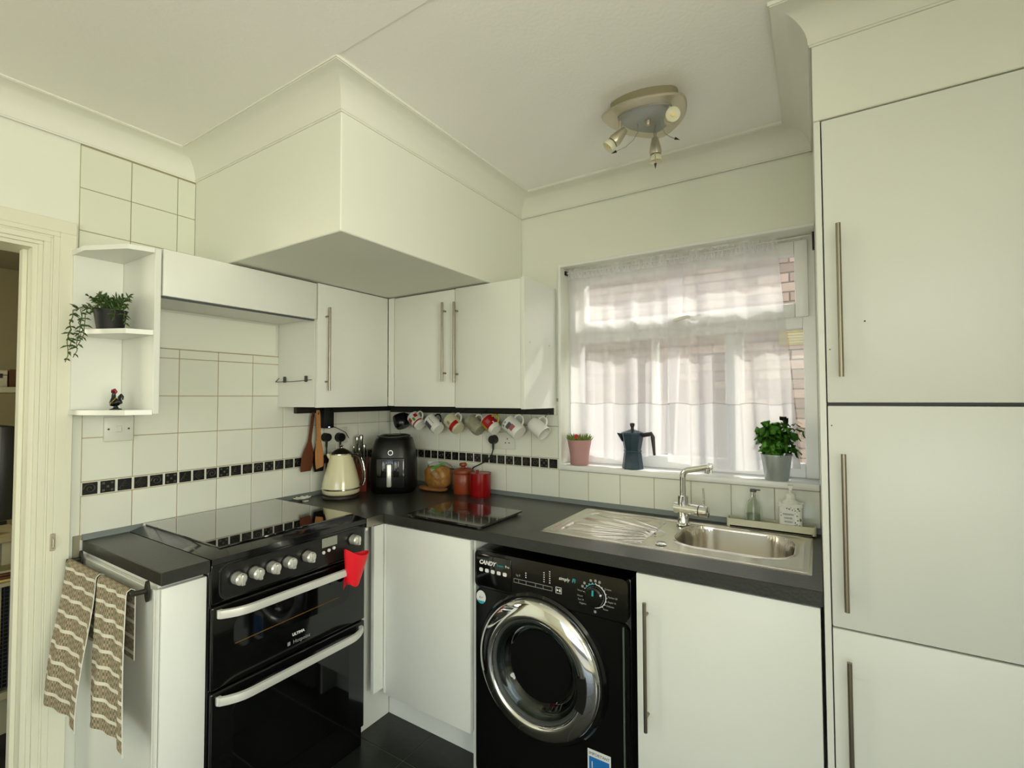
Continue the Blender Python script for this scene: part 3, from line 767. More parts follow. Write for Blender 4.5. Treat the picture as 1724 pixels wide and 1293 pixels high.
bm = B(); M_ = T(KC[0], -.6185, KC[1]) @ FACE_Y @ Matrix.Rotation(R(-3), 4, 'Z'); prism(bm, [(-.0035, .006), (.0025, .006), (.0025, .024), (-.0035, .024)], 0, .001, M_); obj('pointer', bm, cyan, kn)
def arc(a0, a1, r0, r1, m):
    n = 24; pl = [(r1*math.cos(R(a0+(a1-a0)*k/n)), r1*math.sin(R(a0+(a1-a0)*k/n))) for k in range(n+1)]+[(r0*math.cos(R(a0+(a1-a0)*k/n)), r0*math.sin(R(a0+(a1-a0)*k/n))) for k in range(n, -1, -1)]
    bm = B(); prism(bm, pl, 0, .0008, T(KC[0], -.598, KC[1]) @ FACE_Y); obj('dial_ring', bm, m, cpn)
arc(-145, 84, .0355, .038, white_p); arc(92, 150, .0355, .038, cyan)
for k in range(14):
    an = R(-140+17*k); obj('tick', prism(B(), [(-.001, .037), (.001, .037), (.001, .041), (-.001, .041)], 0, .0008, T(KC[0], -.598, KC[1]) @ FACE_Y @ Matrix.Rotation(an, 4, 'Z')), white_p, cpn)
words_r = [('Cotton', 42), ('Perfect 20', 8), ('Rapid 14', -12), ('Delicate', -30), ('Rinse', -52)]
words_l = [('Wool', 170), ('Mixed', 192), ('Eco 20', 208), ('Hygiene', 226)]
for s_, an in words_r: lettering(s_, .0075, T(KC[0]+.044*math.cos(R(an)), -.5985, KC[1]+.044*math.sin(R(an))-.003) @ FACE_Y, dim_p, cpn)
for s_, an in words_l: lettering(s_, .0075, T(KC[0]+.044*math.cos(R(an)), -.5985, KC[1]+.044*math.sin(R(an))-.003) @ FACE_Y, dim_p, cpn, align='RIGHT')
for x, z in ((-.043, .022), (-.036, .034), (-.014, .046), (.002, .048), (.016, .046), (.0, -.050)):
    obj('programme_symbol', prism(B(), rrect(KC[0]+x-.004, KC[0]+x+.004, KC[1]+z-.004, KC[1]+z+.004, .002, 2), .598, .5988, FACE_Y), dim_p, cpn)
bm = B(); prism(bm, [(.021*math.cos(2*PI*k/32), .024*math.sin(2*PI*k/32)) for k in range(32)], 0, .0008, T(1.105, -.592, .665) @ FACE_Y); st = obj('round_sticker', bm, white_p, t)
bm = B(); prism(bm, [(.0208*math.cos(PI+PI*k/16*1.0), .0238*math.sin(PI+PI*k/16)*1.0) for k in range(3, 14)], .0008, .0012, T(1.105, -.592, .665) @ FACE_Y); obj('sticker_band', bm, cyan, st)
lettering('A+', .014, T(1.105, -.5931, .660) @ FACE_Y, dim_p, st, align='CENTER')
st = obj('notice_sticker', box(B(), 1.527, 1.605, -.5932, -.592, .13, .278), white_p, t)
lettering('IMPORTANT', .0125, T(1.5315, -.5934, .262) @ FACE_Y, grey, st)
obj('sticker_panel', box(B(), 1.532, 1.600, -.5936, -.5931, .15, .256), bluem, st)
lettering('1', .03, T(1.535, -.5938, .222) @ FACE_Y, white_p, st)

# ================================================================== sink and tap
t = thing('sink', 'stainless steel sink with ribbed drainer on its left', 'sink', (1.72, -.28, WT))
X0, X1, Y0, Y1 = 1.300, 2.150, -.494, -.070
BX0, BX1, BY0, BY1, BR = 1.742, 2.100, -.396, -.112, .095
def rr_dist(x, y, x0, x1, y0, y1, rad):
    cx, cy = (x0+x1)/2, (y0+y1)/2; qx = abs(x-cx)-(x1-x0)/2+rad; qy = abs(y-cy)-(y1-y0)/2+rad
    return math.hypot(max(qx, 0), max(qy, 0))+min(max(qx, qy), 0)-rad
def sstep(e0, e1, x):
    q = max(0, min(1, (x-e0)/(e1-e0))); return q*q*(3-2*q)
def sink_h(x, y):
    z = WT+.0035
    e = rr_dist(x, y, X0, X1, Y0, Y1, .012)
    z -= .0034*sstep(-.006, 0, e)
    d = rr_dist(x, y, X0+.028, X1-.026, Y0+.022, Y1-.022, .03)
    z -= .0035*sstep(.0, -.005, d)
    b_ = rr_dist(x, y, BX0, BX1, BY0, BY1, BR)
    z += .003*sstep(.012, .004, b_)*sstep(-.001, .004, b_)
    # drainer pan with fan ribs running to its outlet
    dp = rr_dist(x, y, 1.345, 1.690, -.452, -.118, .05)
    if dp < 0 and x < 1.66:
        z -= .0055*sstep(0, -.009, dp)
        ox, oy = 1.78, -.30
        an = math.atan2(y-oy, ox-x); dist = math.hypot(x-ox, y-oy)
        rib = (.5+.5*math.cos(an*32))**3.5
        z += .0058*rib*sstep(.115, .15, dist)*sstep(0, -.02, dp)
    od = math.hypot((x-1.665)/.8, y+.30)
    z -= .004*sstep(.055, .035, od)
    if b_ < 0: z -= .150*(1-math.exp(b_/.010*1.2)) if b_ > -.05 else .150
    return z
bm = B()
xs = [X0+(X1-X0)*i/190 for i in range(191)]; ys = [Y0+(Y1-Y0)*j/150 for j in range(151)]
xs += [BX0+k*.0015 for k in range(-2, 10)]+[BX1-k*.0015 for k in range(-2, 10)]; ys += [BY0+k*.0015 for k in range(-2, 10)]+[BY1-k*.0015 for k in range(-2, 10)]
xs = sorted(set(round(x, 4) for x in xs)); ys = sorted(set(round(y, 4) for y in ys))
grid_v = [[bm.verts.new((x, y, sink_h(x, y))) for y in ys] for x in xs]
for i in range(len(xs)-1):
    for j in range(len(ys)-1): bm.faces.new((grid_v[i][j], grid_v[i+1][j], grid_v[i+1][j+1], grid_v[i][j+1]))
obj('basin', bm, sinkm, t, angle=180)
bm = B(); lathe(bm, [(0, .003), (.016, .003), (.019, .001), (.019, 0), (0, 0)], 28, T(1.722, -.424, WT+.003)); obj('tap_hole_cover', bm, chrome, t)
bm = B(); lathe(bm, [(0, .001), (.022, .001), (.03, .005), (.033, .003), (.033, 0), (0, 0)], 28, T(1.92, -.254, WT-.1465)); obj('drain', bm, chrome, t)
bm = B(); lathe(bm, [(0, .0), (.004, .0), (.004, .002), (0, .002)], 12, T(1.672, -.315, WT)); obj('overflow_hole', bm, blackm, t)

TX, TY = 1.729, -.135
t = thing('mixer_tap', 'chrome mixer tap with angled spout and side lever', 'tap', (TX, TY, WT))
bm = B(); lathe(bm, [(0, 0), (.027, 0), (.027, .004), (.022, .008), (.0205, .012), (.0205, .048), (0, .048)], 32, T(TX, TY, WT+.003)); obj('base', bm, chrome, t)
bd = Vector((.8, -.15, 0)).normalized()
bc = Vector((TX, TY, WT+.064))
bm = B(); tube(bm, [bc-bd*.033, bc-bd*.031, bc+bd*.062], [.018, .0215, .0215], 32); obj('valve_body', bm, chrome, t)
bm = B(); tube(bm, [bc+bd*.0625, bc+bd*.065], [.0175, .0175], 32); obj('gap_ring', bm, blackm, t)
bm = B(); tube(bm, [bc+bd*.0655, bc+bd*.093, bc+bd*.095], [.0215, .021, .018], 32); lv = obj('lever', bm, chrome, t)
lp = bc+bd*.080; obj('lever_pin', tube(B(), [lp+Vector((0, 0, .018)), lp+Vector((-.002, 0, .086))], .0036, 12), chrome, lv)
obj('collar', cyl(B(), (TX, TY, WT+.075), (TX, TY, WT+.112), .0195, n=32), chrome, t)
sd = Vector((.90, -.10, .22)).normalized()
top = Vector((TX, TY, WT+.196)); pts = [Vector((TX, TY, WT+.110)), Vector((TX, TY, WT+.180))]
for k in range(1, 7):
    q = k/6; pts.append((1-q)**2*Vector((TX, TY, WT+.180))+2*q*(1-q)*Vector((TX, TY, WT+.212))+q*q*(Vector((TX, TY, WT+.207))+sd*.03))
pts.append(Vector((TX, TY, WT+.207))+sd*.104)
obj('spout', tube(B(), pts, .0115, 20), chrome, t)
e = pts[-1]; obj('spout_head', tube(B(), [e-Vector((.002, -.017, 0)), e-Vector((.002, -.014, 0)), e, e+Vector((.002, -.014, 0)), e+Vector((.002, -.017, 0))], [.004, .011, .0135, .011, .004], 20), chrome, t)
obj('aerator', tube(B(), [e+Vector((-.008, 0, -.008)), e+Vector((-.010, 0, -.026))], .0085, 16), chrome, t)
obj('filter_outlet', tube(B(), [e+Vector((.004, 0, -.008)), e+Vector((.004, 0, -.024))], .0045, 12), chrome, t)

# soap tray with bottles
t = thing('soap_tray', 'cream tray at the back of the sink holding two soap bottles', 'tray', (2.01, -.04, WT+.004))
bm = B(); prism(bm, rrect(1.872, 2.160, -.074, -.016, .012, 4), WT+.004, WT+.010); obj('tray_base', bm, creamt, t)
n = 0; outer = rrect(1.872, 2.160, -.074, -.016, .012, 5); inner = rrect(1.876, 2.156, -.070, -.020, .009, 5)
bm = B(); L = len(outer)
vv = [[bm.verts.new((p[0], p[1], z)) for p in q] for q, z in ((outer, WT+.0045), (outer, WT+.034), (inner, WT+.034), (inner, WT+.0105))]
for A, D in zip(vv, vv[1:]+vv[:1]):
    for k in range(L): bm.faces.new((A[k], A[(k+1) % L], D[(k+1) % L], D[k]))
obj('tray_wall', bm, creamt, t)
zt_ = WT+.011
t = thing('soap_bottle', 'clear glass pump bottle with a dark nozzle on the cream tray', 'bottle', (1.962, -.044, zt_))
Mx = T(1.962, -.044, zt_)
bm = B(); lathe(bm, [(0, 0), (.023, 0), (.025, .003), (.0255, .07), (.022, .085), (.012, .096), (.009, .100), (.008, .104), (.0065, .104), (.0075, .098), (.020, .083), (.0235, .07), (.0235, .004), (0, .004)], 32, Mx); obj('glass', bm, softgl, t, angle=60)
bm = B(); lathe(bm, [(0, .005), (.0228, .005), (.0228, .045), (0, .045)], 28, Mx); obj('soap', bm, soapl, t)
bm = B(); lathe(bm, [(0, .124), (.009, .124), (.009, .1045), (0, .1045)], 24, Mx); obj('collar', bm, chrome, t)
bm = B(); lathe(bm, [(0, .134), (.011, .134), (.011, .1245), (0, .1245)], 24, Mx); box(bm, 1.962, 1.986, -.048, -.040, zt_+.130, zt_+.134, .001, 1); obj('pump', bm, grey, t)
obj('dip_tube', tube(B(), [(1.962, -.044, zt_+.01), (1.962, -.044, zt_+.104)], .0018, 8), plast, t)
t = thing('soap_bottle', 'white patterned pump bottle at the right end of the cream tray', 'bottle', (2.083, -.045, zt_))
bm = B(); prism(bm, rrect(2.047, 2.119, -.066, -.024, .010, 4), zt_, zt_+.086); prism(bm, rrect(2.0435, 2.1225, -.069, -.021, .010, 4), zt_+.0865, zt_+.098); bb = obj('body', bm, white, t, angle=40)
Mx = T(2.083, -.045, zt_)
bm = B(); lathe(bm, [(.030, .0985), (.022, .106), (.0155, .110), (.0155, .127), (.010, .132), (.005, .134), (.005, .150), (0, .150), (0, .0985)], 28, Mx, closed=True)
prism(bm, [(-.009, 0), (.009, 0), (.004, -.016), (-.004, -.016)], -.012, .012, T(2.083, -.045, zt_+.160) @ FACE_Y); obj('pump', bm, white, t)
bm = B(); prism(bm, rrect(2.0585, 2.0935, zt_+.022, zt_+.072, .002, 2), .0662, .0668, FACE_Y); lab = obj('label_panel', bm, white_p, t)
for k, s_ in enumerate(('FRENCH', 'HAND', 'WASH')): lettering(s_, .009, T(2.076, -.0672, zt_+.056-.013*k) @ FACE_Y, grey, lab, align='CENTER')
rn = random.Random(3); bm = B()
for k in range(70):
    x = rn.uniform(2.052, 2.115); z = rn.uniform(.006, .083)
    if 2.056 < x < 2.096 and .019 < z < .075: continue
    q = rn.uniform(.001, .0024); prism(bm, [(-q, 0), (0, -q*1.6), (q, 0), (0, q*1.6)], .0661, .0665, T(x, 0, zt_+z) @ FACE_Y @ Matrix.Rotation(rn.uniform(0, 3), 4, 'Z'))
obj('printed_flourishes', bm, grey, t, kind='stuff')

# ================================================================== window sill things
def pot_profile(rb, rt, h_, th=.003, lip=0):
    return [(0, 0), (rb, 0), (rt, h_), (rt+lip, h_), (rt+lip, h_+.001), (rt-th, h_+.001), (rb-th, th), (0, th)]
t = thing('potted_succulent', 'pink pot of spiky succulent with one red flower on the sill', 'plant', (1.221, .035, SZ))
Mx = T(1.221, .035, SZ)
bm = B(); lathe(bm, [(0, 0), (.033, 0), (.036, .003), (.036, .03), (.040, .06), (.0455, .085), (.047, .098), (.0445, .098), (.043, .085), (.036, .06), (.032, .03), (.032, .01), (0, .01)], 40, Mx); obj('pot', bm, pinkm, t, angle=50)
bm = B(); lathe(bm, [(0, .086), (.0425, .086), (.0425, .080), (0, .080)], 24, Mx); obj('soil', bm, soil, t)
rn = random.Random(5); bm = B()
for k in range(170):
    an = rn.uniform(0, 2*PI); rr = .040*math.sqrt(rn.random()); p = Vector((1.221+rr*math.cos(an), .035+rr*math.sin(an), SZ+.086))
    d = Vector((rr*math.cos(an)*12, rr*math.sin(an)*12, rn.uniform(.7, 1.2))).normalized(); L_ = rn.uniform(.022, .042)
    tube(bm, [p, p+d*L_*.5, p+d*L_+Vector((0, 0, -.002))], [.0016, .0024, .0003], 4)
obj('foliage', bm, succ, t, kind='stuff')
bm = B()
for k in range(9):
    an = 2*PI*k/9; c_ = Vector((1.226, .0, SZ+.112)); tube(bm, [c_, c_+Vector((.009*math.cos(an), -.004, .009*math.sin(an)))], [.0015, .003], 6)
obj('flower', bm, flowr, t)
t.scale = (1.2, 1.2, 1.2)

t = thing('moka_pot', 'dark blue-grey stovetop coffee pot in the middle of the sill', 'coffee pot', (1.475, .040, SZ))
def oct_(prof, m_, nm, parent=None):
    bm = B(); lathe(bm, prof, 8, T(1.475, .040, SZ) @ Matrix.Rotation(R(22.5-12), 4, 'Z')); return obj(nm, bm, m_, parent or t, angle=20)
oct_([(0, 0), (.043, 0), (.044, .003), (.036, .066), (.034, .070), (0, .070)], moka, 'boiler')
oct_([(0, .0705), (.037, .0705), (.037, .076), (.0345, .079), (.046, .143), (.046, .146), (.043, .146), (.032, .082), (0, .082)], moka, 'jug')
oct_([(0, .165), (.006, .164), (.0455, .150), (.0455, .1465), (0, .1465)], moka, 'lid')
bm = B(); lathe(bm, [(0, 0), (.007, 0), (.006, .008), (.010, .018), (.009, .026), (0, .028)], 16, T(1.475, .040, SZ+.163)); obj('knob', bm, mokah, t)
bm = B(); M_ = T(1.475, .040, SZ); v5 = [bm.verts.new(M_ @ Vector(p)) for p in ((-.040, -.016, .112), (-.040, .016, .112), (-.043, .016, .145), (-.043, -.016, .145), (-.068, 0, .1465))]
for f in ((0, 1, 4), (1, 2, 4), (2, 3, 4), (3, 0, 4), (0, 3, 2, 1)): bm.faces.new([v5[k] for k in f])
obj('spout', bm, moka, t, angle=20)
bm = B(); tube(bm, [(1.515, .040, SZ+.140), (1.555, .040, SZ+.147), (1.560, .040, SZ+.135), (1.566, .040, SZ+.060)], [.009, .009, .009, .005], 8)
obj('handle', bm, mokah, t)
t.scale = (1.06, 1.06, 1.06)

BP = Vector((2.036, .030, SZ))
t = thing('potted_basil', 'leafy green basil in a zinc bucket at the right of the sill', 'plant', BP)
bm = B(); lathe(bm, [(0, 0), (.038, 0), (.040, .003), (.052, .094), (.0545, .095), (.0545, .098), (.050, .098), (.037, .006), (0, .006)], 40, T(*BP)); obj('pot', bm, zinc, t, angle=50)
bm = B(); lathe(bm, [(0, .090), (.048, .090), (.047, .080), (0, .080)], 24, T(*BP)); obj('soil', bm, soil, t)
def basil_leaf(L_, W_, name, m_):
    bm = B()
    def fn(u, v_):
        wv = W_*math.sin(PI*min(1, u*.98+.02))**.7*(1-.25*u); y = (v_-.5)*2
        return Vector((L_*u, y*wv, .30*L_*math.sin(PI*u)*.8 - .25*abs(y)**2*W_ + .006*math.sin(14*u)*abs(y) - .35*L_*u*u))
    grid(bm, fn, 7, 4); 
    ext = bmesh.ops.solidify(bm, geom=bm.faces[:], thickness=.0006)
    me = finish(bm, name, 180); me.materials.append(m_); return me
LM = [basil_leaf(.040, .015, 'leaf', leafm), basil_leaf(.052, .021, 'leaf', leafm), basil_leaf(.032, .012, 'leaf', leafd)]
rn = random.Random(11)
stems = []
for k in range(9):
    an = rn.uniform(0, 2*PI); rr = rn.uniform(0, .03); p = BP+Vector((rr*math.cos(an), rr*math.sin(an), .088))
    q = p+Vector((math.cos(an)*rn.uniform(.01, .035), math.sin(an)*rn.uniform(.005, .03), rn.uniform(.06, .13)))
    stems.append((p, q))
stems.append((BP+Vector((-.02, 0, .09)), BP+Vector((-.034, -.005, .215)))); stems.append((BP+Vector((.02, 0, .09)), BP+Vector((.026, -.003, .236)))); stems.append((BP+Vector((.02, 0, .09)), BP+Vector((.048, .004, .205))))
bm = B()
for p, q in stems: tube(bm, [p, p.lerp(q, .5)+Vector((.002, 0, .004)), q], [.0018, .0015, .001], 6)
obj('stem', bm, mat('basil_stem', (.30, .36, .16), .5), t)
def leaf_at(p, an, pitch, me, sc=1):
    o = bpy.data.objects.new('leaf', me); COL.objects.link(o); o.parent = t
    o.location = Vector(p)-BP; o.rotation_euler = (rn.uniform(-.4, .4), pitch, an); o.scale = (sc, sc, sc)
for si, (p, q) in enumerate(stems):
    for lv_ in range(4 if si < 9 else 2):
        f = 1-.26*lv_; c_ = p.lerp(q, f); base = rn.uniform(0, PI)
        for s in (0, 1):
            me_ = LM[2] if (si == 10 and lv_ == 0) else LM[rn.choice((0, 1, 1))]
            leaf_at(c_, base+PI*s, rn.uniform(-.4, .5), me_, rn.uniform(.8, 1.15))
for k in range(32):
    an = 2*PI*k/32+rn.uniform(-.1, .1); rr = rn.uniform(.02, .038); leaf_at(BP+Vector((rr*math.cos(an), rr*math.sin(an)*.8, rn.uniform(.105, .19))), an, rn.uniform(-.1, .7), LM[rn.choice((0, 1))], rn.uniform(.75, 1.05))

# ================================================================== hanging mugs
def mug(x, z, y, r_, h_, m_, hm, label, o_dir, decos=(), flare=1.0, bulge=0, handle_r=.024):
    t = thing('mug', label, 'mug', (x, y, z), 'mugs hanging under the wall cupboards')
    Mo = T(x, y, z) @ axes(o_dir, (.6, .0, .8)) @ T(0, 0, -h_/2)
    prof = [(0, 0), (r_*.86, 0), (r_*.9, .003)]
    for k in range(1, 8):
        u = k/8; prof.append((r_*(.9+.1*min(1, u*4)+bulge*math.sin(PI*u)+(flare-1)*u), h_*u))
    prof += [(r_*flare, h_), (r_*flare-.003, h_), (r_*flare-.004, h_*.9), (r_*.9-.002, .01), (0, .008)]
    bm = B(); lathe(bm, prof, 36, Mo); obj('body', bm, m_, t, angle=50)
    pts = []
    for k in range(11):
        an = PI/2-PI*k/10; pts.append(Mo @ Vector((r_*(1+bulge*.6)-.003+handle_r*1.15*math.cos(an), 0, h_/2+handle_r*math.sin(an))))
    obj('handle', tube(B(), pts, .0045, 10), hm, t)
    for (a0, a1, z0, z1, mm) in decos:
        bm = B(); n = 10
        def fn(u, v_):
            an = R(a0+(a1-a0)*u); zz = z0+(z1-z0)*v_; return Mo @ Vector(((r_+.0008)*math.cos(an), (r_+.0008)*math.sin(an), h_*zz))
        grid(bm, fn, n, 2); obj('print', bm, mm, t, angle=180)
    # hook
    hp = Mo @ Vector((r_+handle_r*1.15+.001, 0, h_/2))
    obj('hook', tube(B(), [hp+Vector((.0, .004, -.006)), hp+Vector((0, -.002, -.002)), hp+Vector((0, -.004, .006)), Vector((hp.x, -.030, hp.z+.018)), Vector((hp.x, -.022, 1.342))], .0016, 6), blackm, bpy.data.objects['hook_rail'] if False else RAIL)
RAIL = bpy.data.objects['hook_rail']
bdir = (-.80, .10, .60)
YM = -.072
mug(.165, 1.272, YM, .040, .074, navy, navy, 'black rounded mug, leftmost of the hanging mugs', (-.45, .05, .9) , bulge=.12)
mug(.285, 1.277, YM, .037, .080, white, white, 'white mug with red shapes and a red band, next to the black mug', bdir, ((-120, -85, .45, .8, redp), (-150, 0, .12, .24, redp), (-50, -20, .5, .8, redp), (-75, -55, .3, .6, green)))
mug(.425, 1.262, YM-.012, .038, .088, white, blackm, 'white mug with a black handle and dark printed panel', bdir, ((-125, -85, .25, .85, grey), (-60, -57, .3, .9, grey)))
mug(.553, 1.268, YM, .040, .088, mat('cream_glaze', (.80, .78, .66), .25), white, 'cream mug with a red band near its base, fourth from the black mug', bdir, ((-140, -30, .10, .38, redp), (-100, -80, .45, .7, greyp)))
mug(.690, 1.264, YM, .038, .088, greyp, white, 'grey-brown mottled mug between the cream and the red mug', bdir)
mug(.790, 1.268, YM, .036, .082, white, yellow, 'red and yellow patterned mug with a yellow handle', bdir, ((-170, 10, .25, .95, redp), (-170, -110, .30, .9, yellow), (-80, -50, .45, .75, pinkp), (-40, -30, .2, .4, white)))
mug(.925, 1.258, YM, .043, .088, white, white, 'large white mug with a dark animal and pink square print', bdir, ((-105, -60, .50, .72, grey), (-95, -55, .24, .50, pinkp), (-115, -100, .8, .95, dim_p), (-90, -75, .84, .93, dim_p)), handle_r=.028)
mug(1.060, 1.260, YM, .037, .086, white, white, 'white floral mug with its rim to the right, nearest the window', (.80, -.10, -.60), ((-110, -95, .3, .5, grey), (-75, -60, .55, .75, grey), (-85, -60, .2, .3, green), (-130, -120, .6, .8, green), (-40, -28, .3, .5, dim_p), (-100, -90, .75, .9, green)))

# ================================================================== corner of the worktop
KP = Vector((.165, -.480, WT+.0)); 
t = thing('kettle', 'cream dome-shaped electric kettle with dark lid and chrome trim', 'kettle', KP)
bm = B(); lathe(bm, [(0, 0), (.088, 0), (.090, .006), (.086, .016), (0, .018)], 40, T(*KP)); obj('power_base', bm, mat('brown_base', (.14, .08, .05), .4), t)
bm = B(); lathe(bm, [(0, .019), (.078, .019), (.089, .028), (.0905, .044), (0, .044)], 48, T(*KP)); obj('lower_body', bm, creamk, t, angle=50)
bm = B(); lathe(bm, [(.090, .0445), (.0925, .046), (.0925, .050), (.090, .0515)], 48, T(*KP), closed=True); obj('chrome_band', bm, chrome, t)
bm = B(); lathe(bm, [(0, .052), (.090, .052), (.088, .075), (.078, .115), (.066, .160), (.055, .195), (.050, .212), (0, .212)], 48, T(*KP)); obj('body', bm, creamk, t, angle=50)
bm = B(); lathe(bm, [(.047, .2125), (.052, .2135), (.052, .217), (.047, .218)], 48, T(*KP), closed=True); obj('chrome_band', bm, chrome, t)
bm = B(); lathe(bm, [(0, .245), (.012, .243), (.034, .232), (.049, .219), (0, .2185)], 40, T(*KP)); obj('lid', bm, bronze, t, angle=50)
bm = B(); lathe(bm, [(0, .262), (.006, .261), (.009, .256), (.006, .250), (.003, .248), (.004, .243), (0, .243)], 16, T(*KP)); obj('knob', bm, chrome, t)
hd = Vector((.84, .54, 0)); up = Vector((0, 0, 1))
bm = B(); hp = [KP+hd*q+up*z for q, z in ((.050, .205), (.072, .208), (.090, .195), (.100, .165), (.108, .120), (.108, .085), (.098, .060))]
tube(bm, hp, [.008, .009, .010, .010, .010, .009, .008], 12); obj('handle', bm, bronze, t)
bm = B(); tube(bm, [p+hd*.009 for p in hp], .003, 8); obj('handle_strip', bm, chrome, t)
sd_ = -hd; bm = B(); va = KP+sd_*.045+up*.208; tube(bm, [KP+sd_*.040+up*.185, KP+sd_*.060+up*.205, KP+sd_*.070+up*.213], [.016, .012, .006], 10); obj('spout', bm, creamk, t)
lettering("De'Longhi", .009, T(*KP) @ axes((.6, -.8, .2), (.8, .6, 0)) @ T(0, 0, .0795), dim_p, t) if False else None
bm = B(); prism(bm, [(.014*math.cos(2*PI*k/20), .005*math.sin(2*PI*k/20)) for k in range(20)], 0, .0012, T(*(KP+Vector((.048, -.066, .078)))) @ axes((.585, -.80, .23), (.8, .6, 0))); obj('badge', bm, mat('cream_badge', (.72, .68, .48), .3), t)

# air fryer
fryb = mat('fryer_black', (.015, .015, .014), .34)
AP = Vector((.258, -.215, WT)); ad = Vector((.60, -.80, 0)).normalized(); ax = Vector((-ad.y, ad.x, 0))
t = thing('air_fryer', 'black rounded air fryer with silver drawer handle in the corner', 'air fryer', AP)
MA = T(*AP) @ Matrix((ax, up.cross(ax)*1.0, up)).transposed().to_4x4()
def loft(secs, m_, nm, parent=None, e=3.0, n=40):
    bm = B(); rings = []
    for (sx, sy, oy, z) in secs:
        ring = []
        for k in range(n):
            an = 2*PI*k/n; c_, s_ = math.cos(an), math.sin(an)
            ring.append(bm.verts.new(MA @ Vector((sx*math.copysign(abs(c_)**(2/e), c_), oy+sy*math.copysign(abs(s_)**(2/e), s_), z))))
        rings.append(ring)
    for A, D in zip(rings, rings[1:]):
        for k in range(n): bm.faces.new((A[k], A[(k+1) % n], D[(k+1) % n], D[k]))
    bm.faces.new(rings[0][::-1]); bm.faces.new(rings[-1]); return obj(nm, bm, m_, parent or t, angle=40)
loft([(.108, .100, 0, 0), (.118, .115, 0, .02), (.120, .122, 0, .08), (.118, .120, 0, .15), (.110, .110, 0, .22), (.098, .098, .004, .265), (.092, .090, .008, .280)], fryb, 'body')
loft([(.085, .082, .010, .2805), (.080, .076, .012, .292), (.06, .055, .014, .298)], blackm, 'top_cover')
loft([(.040, .012, -.03, .2985), (.036, .010, -.03, .3025)], mat('grey_lens', (.35, .36, .34), .2), 'vent_lens')
fr = lambda x, z, d: MA @ Vector((x, -d, z))
def local_box(x0, x1, d0, d1, z0, z1, bev=0):
    bm = B(); box(bm, x0, x1, -d1, -d0, z0, z1, bev, 2); bmesh.ops.transform(bm, matrix=MA, verts=bm.verts[:]); return bm
drw = obj('drawer', local_box(-.072, .072, .10, .1245, .03, .185, .008), blackg, t)
obj('drawer_handle', local_box(-.012, .012, .125, .165, .045, .160, .006), silverk, drw)
obj('handle_cheek', local_box(-.045, -.016, .125, .132, .09, .175, .004), blackg, drw); obj('handle_cheek', local_box(.016, .045, .125, .132, .09, .175, .004), blackg, drw)
bm = B(); tube(bm, [fr(0, .212, .100), fr(0, .212, .118)], .013, 24); dl_ = obj('dial', bm, silverk, t)
bm = B(); tube(bm, [fr(0, .212, .118), fr(0, .212, .121)], .010, 24); obj('dial_face', bm, blackm, dl_)
bm = B()
pr_ = []
for k in range(13):
    an = R(200+140*k/12); pr_.append(MA @ Vector((.082*math.cos(an), -.045+.060*math.sin(an)*.9, .2995-.010*abs(math.sin(an)))))
tube(bm, pr_, .0025, 6); obj('rim_trim', bm, mat('smoke_trim', (.30, .30, .27), .3), t)

# knife block
NP = Vector((.085, -.300, WT))
t = thing('knife_block', 'reddish wooden block of steel-handled knives behind the kettle', 'knife block', NP)
bm = B(); MN = T(*NP) @ Matrix.Rotation(R(-50), 4, 'Z')
v_ = []
prism(bm, [(-.045, 0), (.055, 0), (.055, .12), (-.045, .17)], -.045, .045, MN @ Matrix(((1, 0, 0, 0), (0, 0, 1, 0), (0, 1, 0, 0), (0, 0, 0, 1))))
obj('block', bm, woodr, t)
for k, (px, py, hgt, rr) in enumerate(((-.035, -.02, .125, .011), (-.022, .004, .14, .012), (.0, -.03, .095, .008), (.010, .0, .09, .008), (.020, .028, .115, .010), (.038, -.005, .075, .007))):
    base = MN @ Vector((px, py, .165-.5*(px+.045)*1.0)); tp = base+Vector((.012, -.01, hgt))
    kf = thing('kitchen_knife', ['broad-handled knife at the back of the wooden block', 'tallest steel-handled knife in the wooden block', 'short slim knife at the left front of the block', 'short slim knife in the middle of the block', 'square-ended knife at the right of the block', 'lowest small knife at the front of the block'][k], 'knife', base, 'knives in the wooden block')
    bm = B(); tube(bm, [base, base.lerp(tp, .2), base.lerp(tp, .75), base.lerp(tp, .95), tp], [rr*.45, rr*.55, rr*.8, rr*.95, rr*.6], 12); obj('handle', bm, blade, kf)
    bm = B(); tube(bm, [base, base-Vector((0, 0, .004))], rr*.6, 8); obj('bolster', bm, blackm, kf)

# hanging utensils on left rail
def spatula(y, z0, z1, wtop, wbot, m_, label, x, tilt, bevel_end=0):
    t = thing('spatula', label, 'spatula', (x, y, z1), 'wooden utensils hanging on the rail')
    Lh = z1-z0; pts_l = []; pts_r = []
    for k in range(13):
        u = k/12; s = sstep(.45, .75, u); wd = (wtop+(wbot-wtop)*s)/2*(1 if u > .04 else .7)*(1-.15*sstep(.97, 1, u)); z = z1-Lh*u; off = tilt*u
        pts_l.append((y-wd+off, z - (bevel_end*.0 if u < 1 else 0))); pts_r.append((y+wd+off, z+(bevel_end if u > .99 else 0)))
    bm = B(); prism(bm, pts_l+pts_r[::-1], x-.003, x+.003, FACE_X); obj('blade', bm, m_, t, angle=40)
    bm = B(); tube(bm, [(x-.0035, y, z1-.018), (x+.0035, y, z1-.018)], .004, 12); obj('hang_hole', bm, blackm, t)
    obj('hook', tube(B(), [(x+.004, y, z1-.020), (x+.006, y, z1-.012), (x, y, z1-.006), (.024, y, z1+.002)], .0015, 6), blackm, RAIL)
spatula(-.552, 1.045, 1.335, .016, .062, wood2, 'dark cherry-wood spatula hanging behind the pale one', .040, -.040, .0)
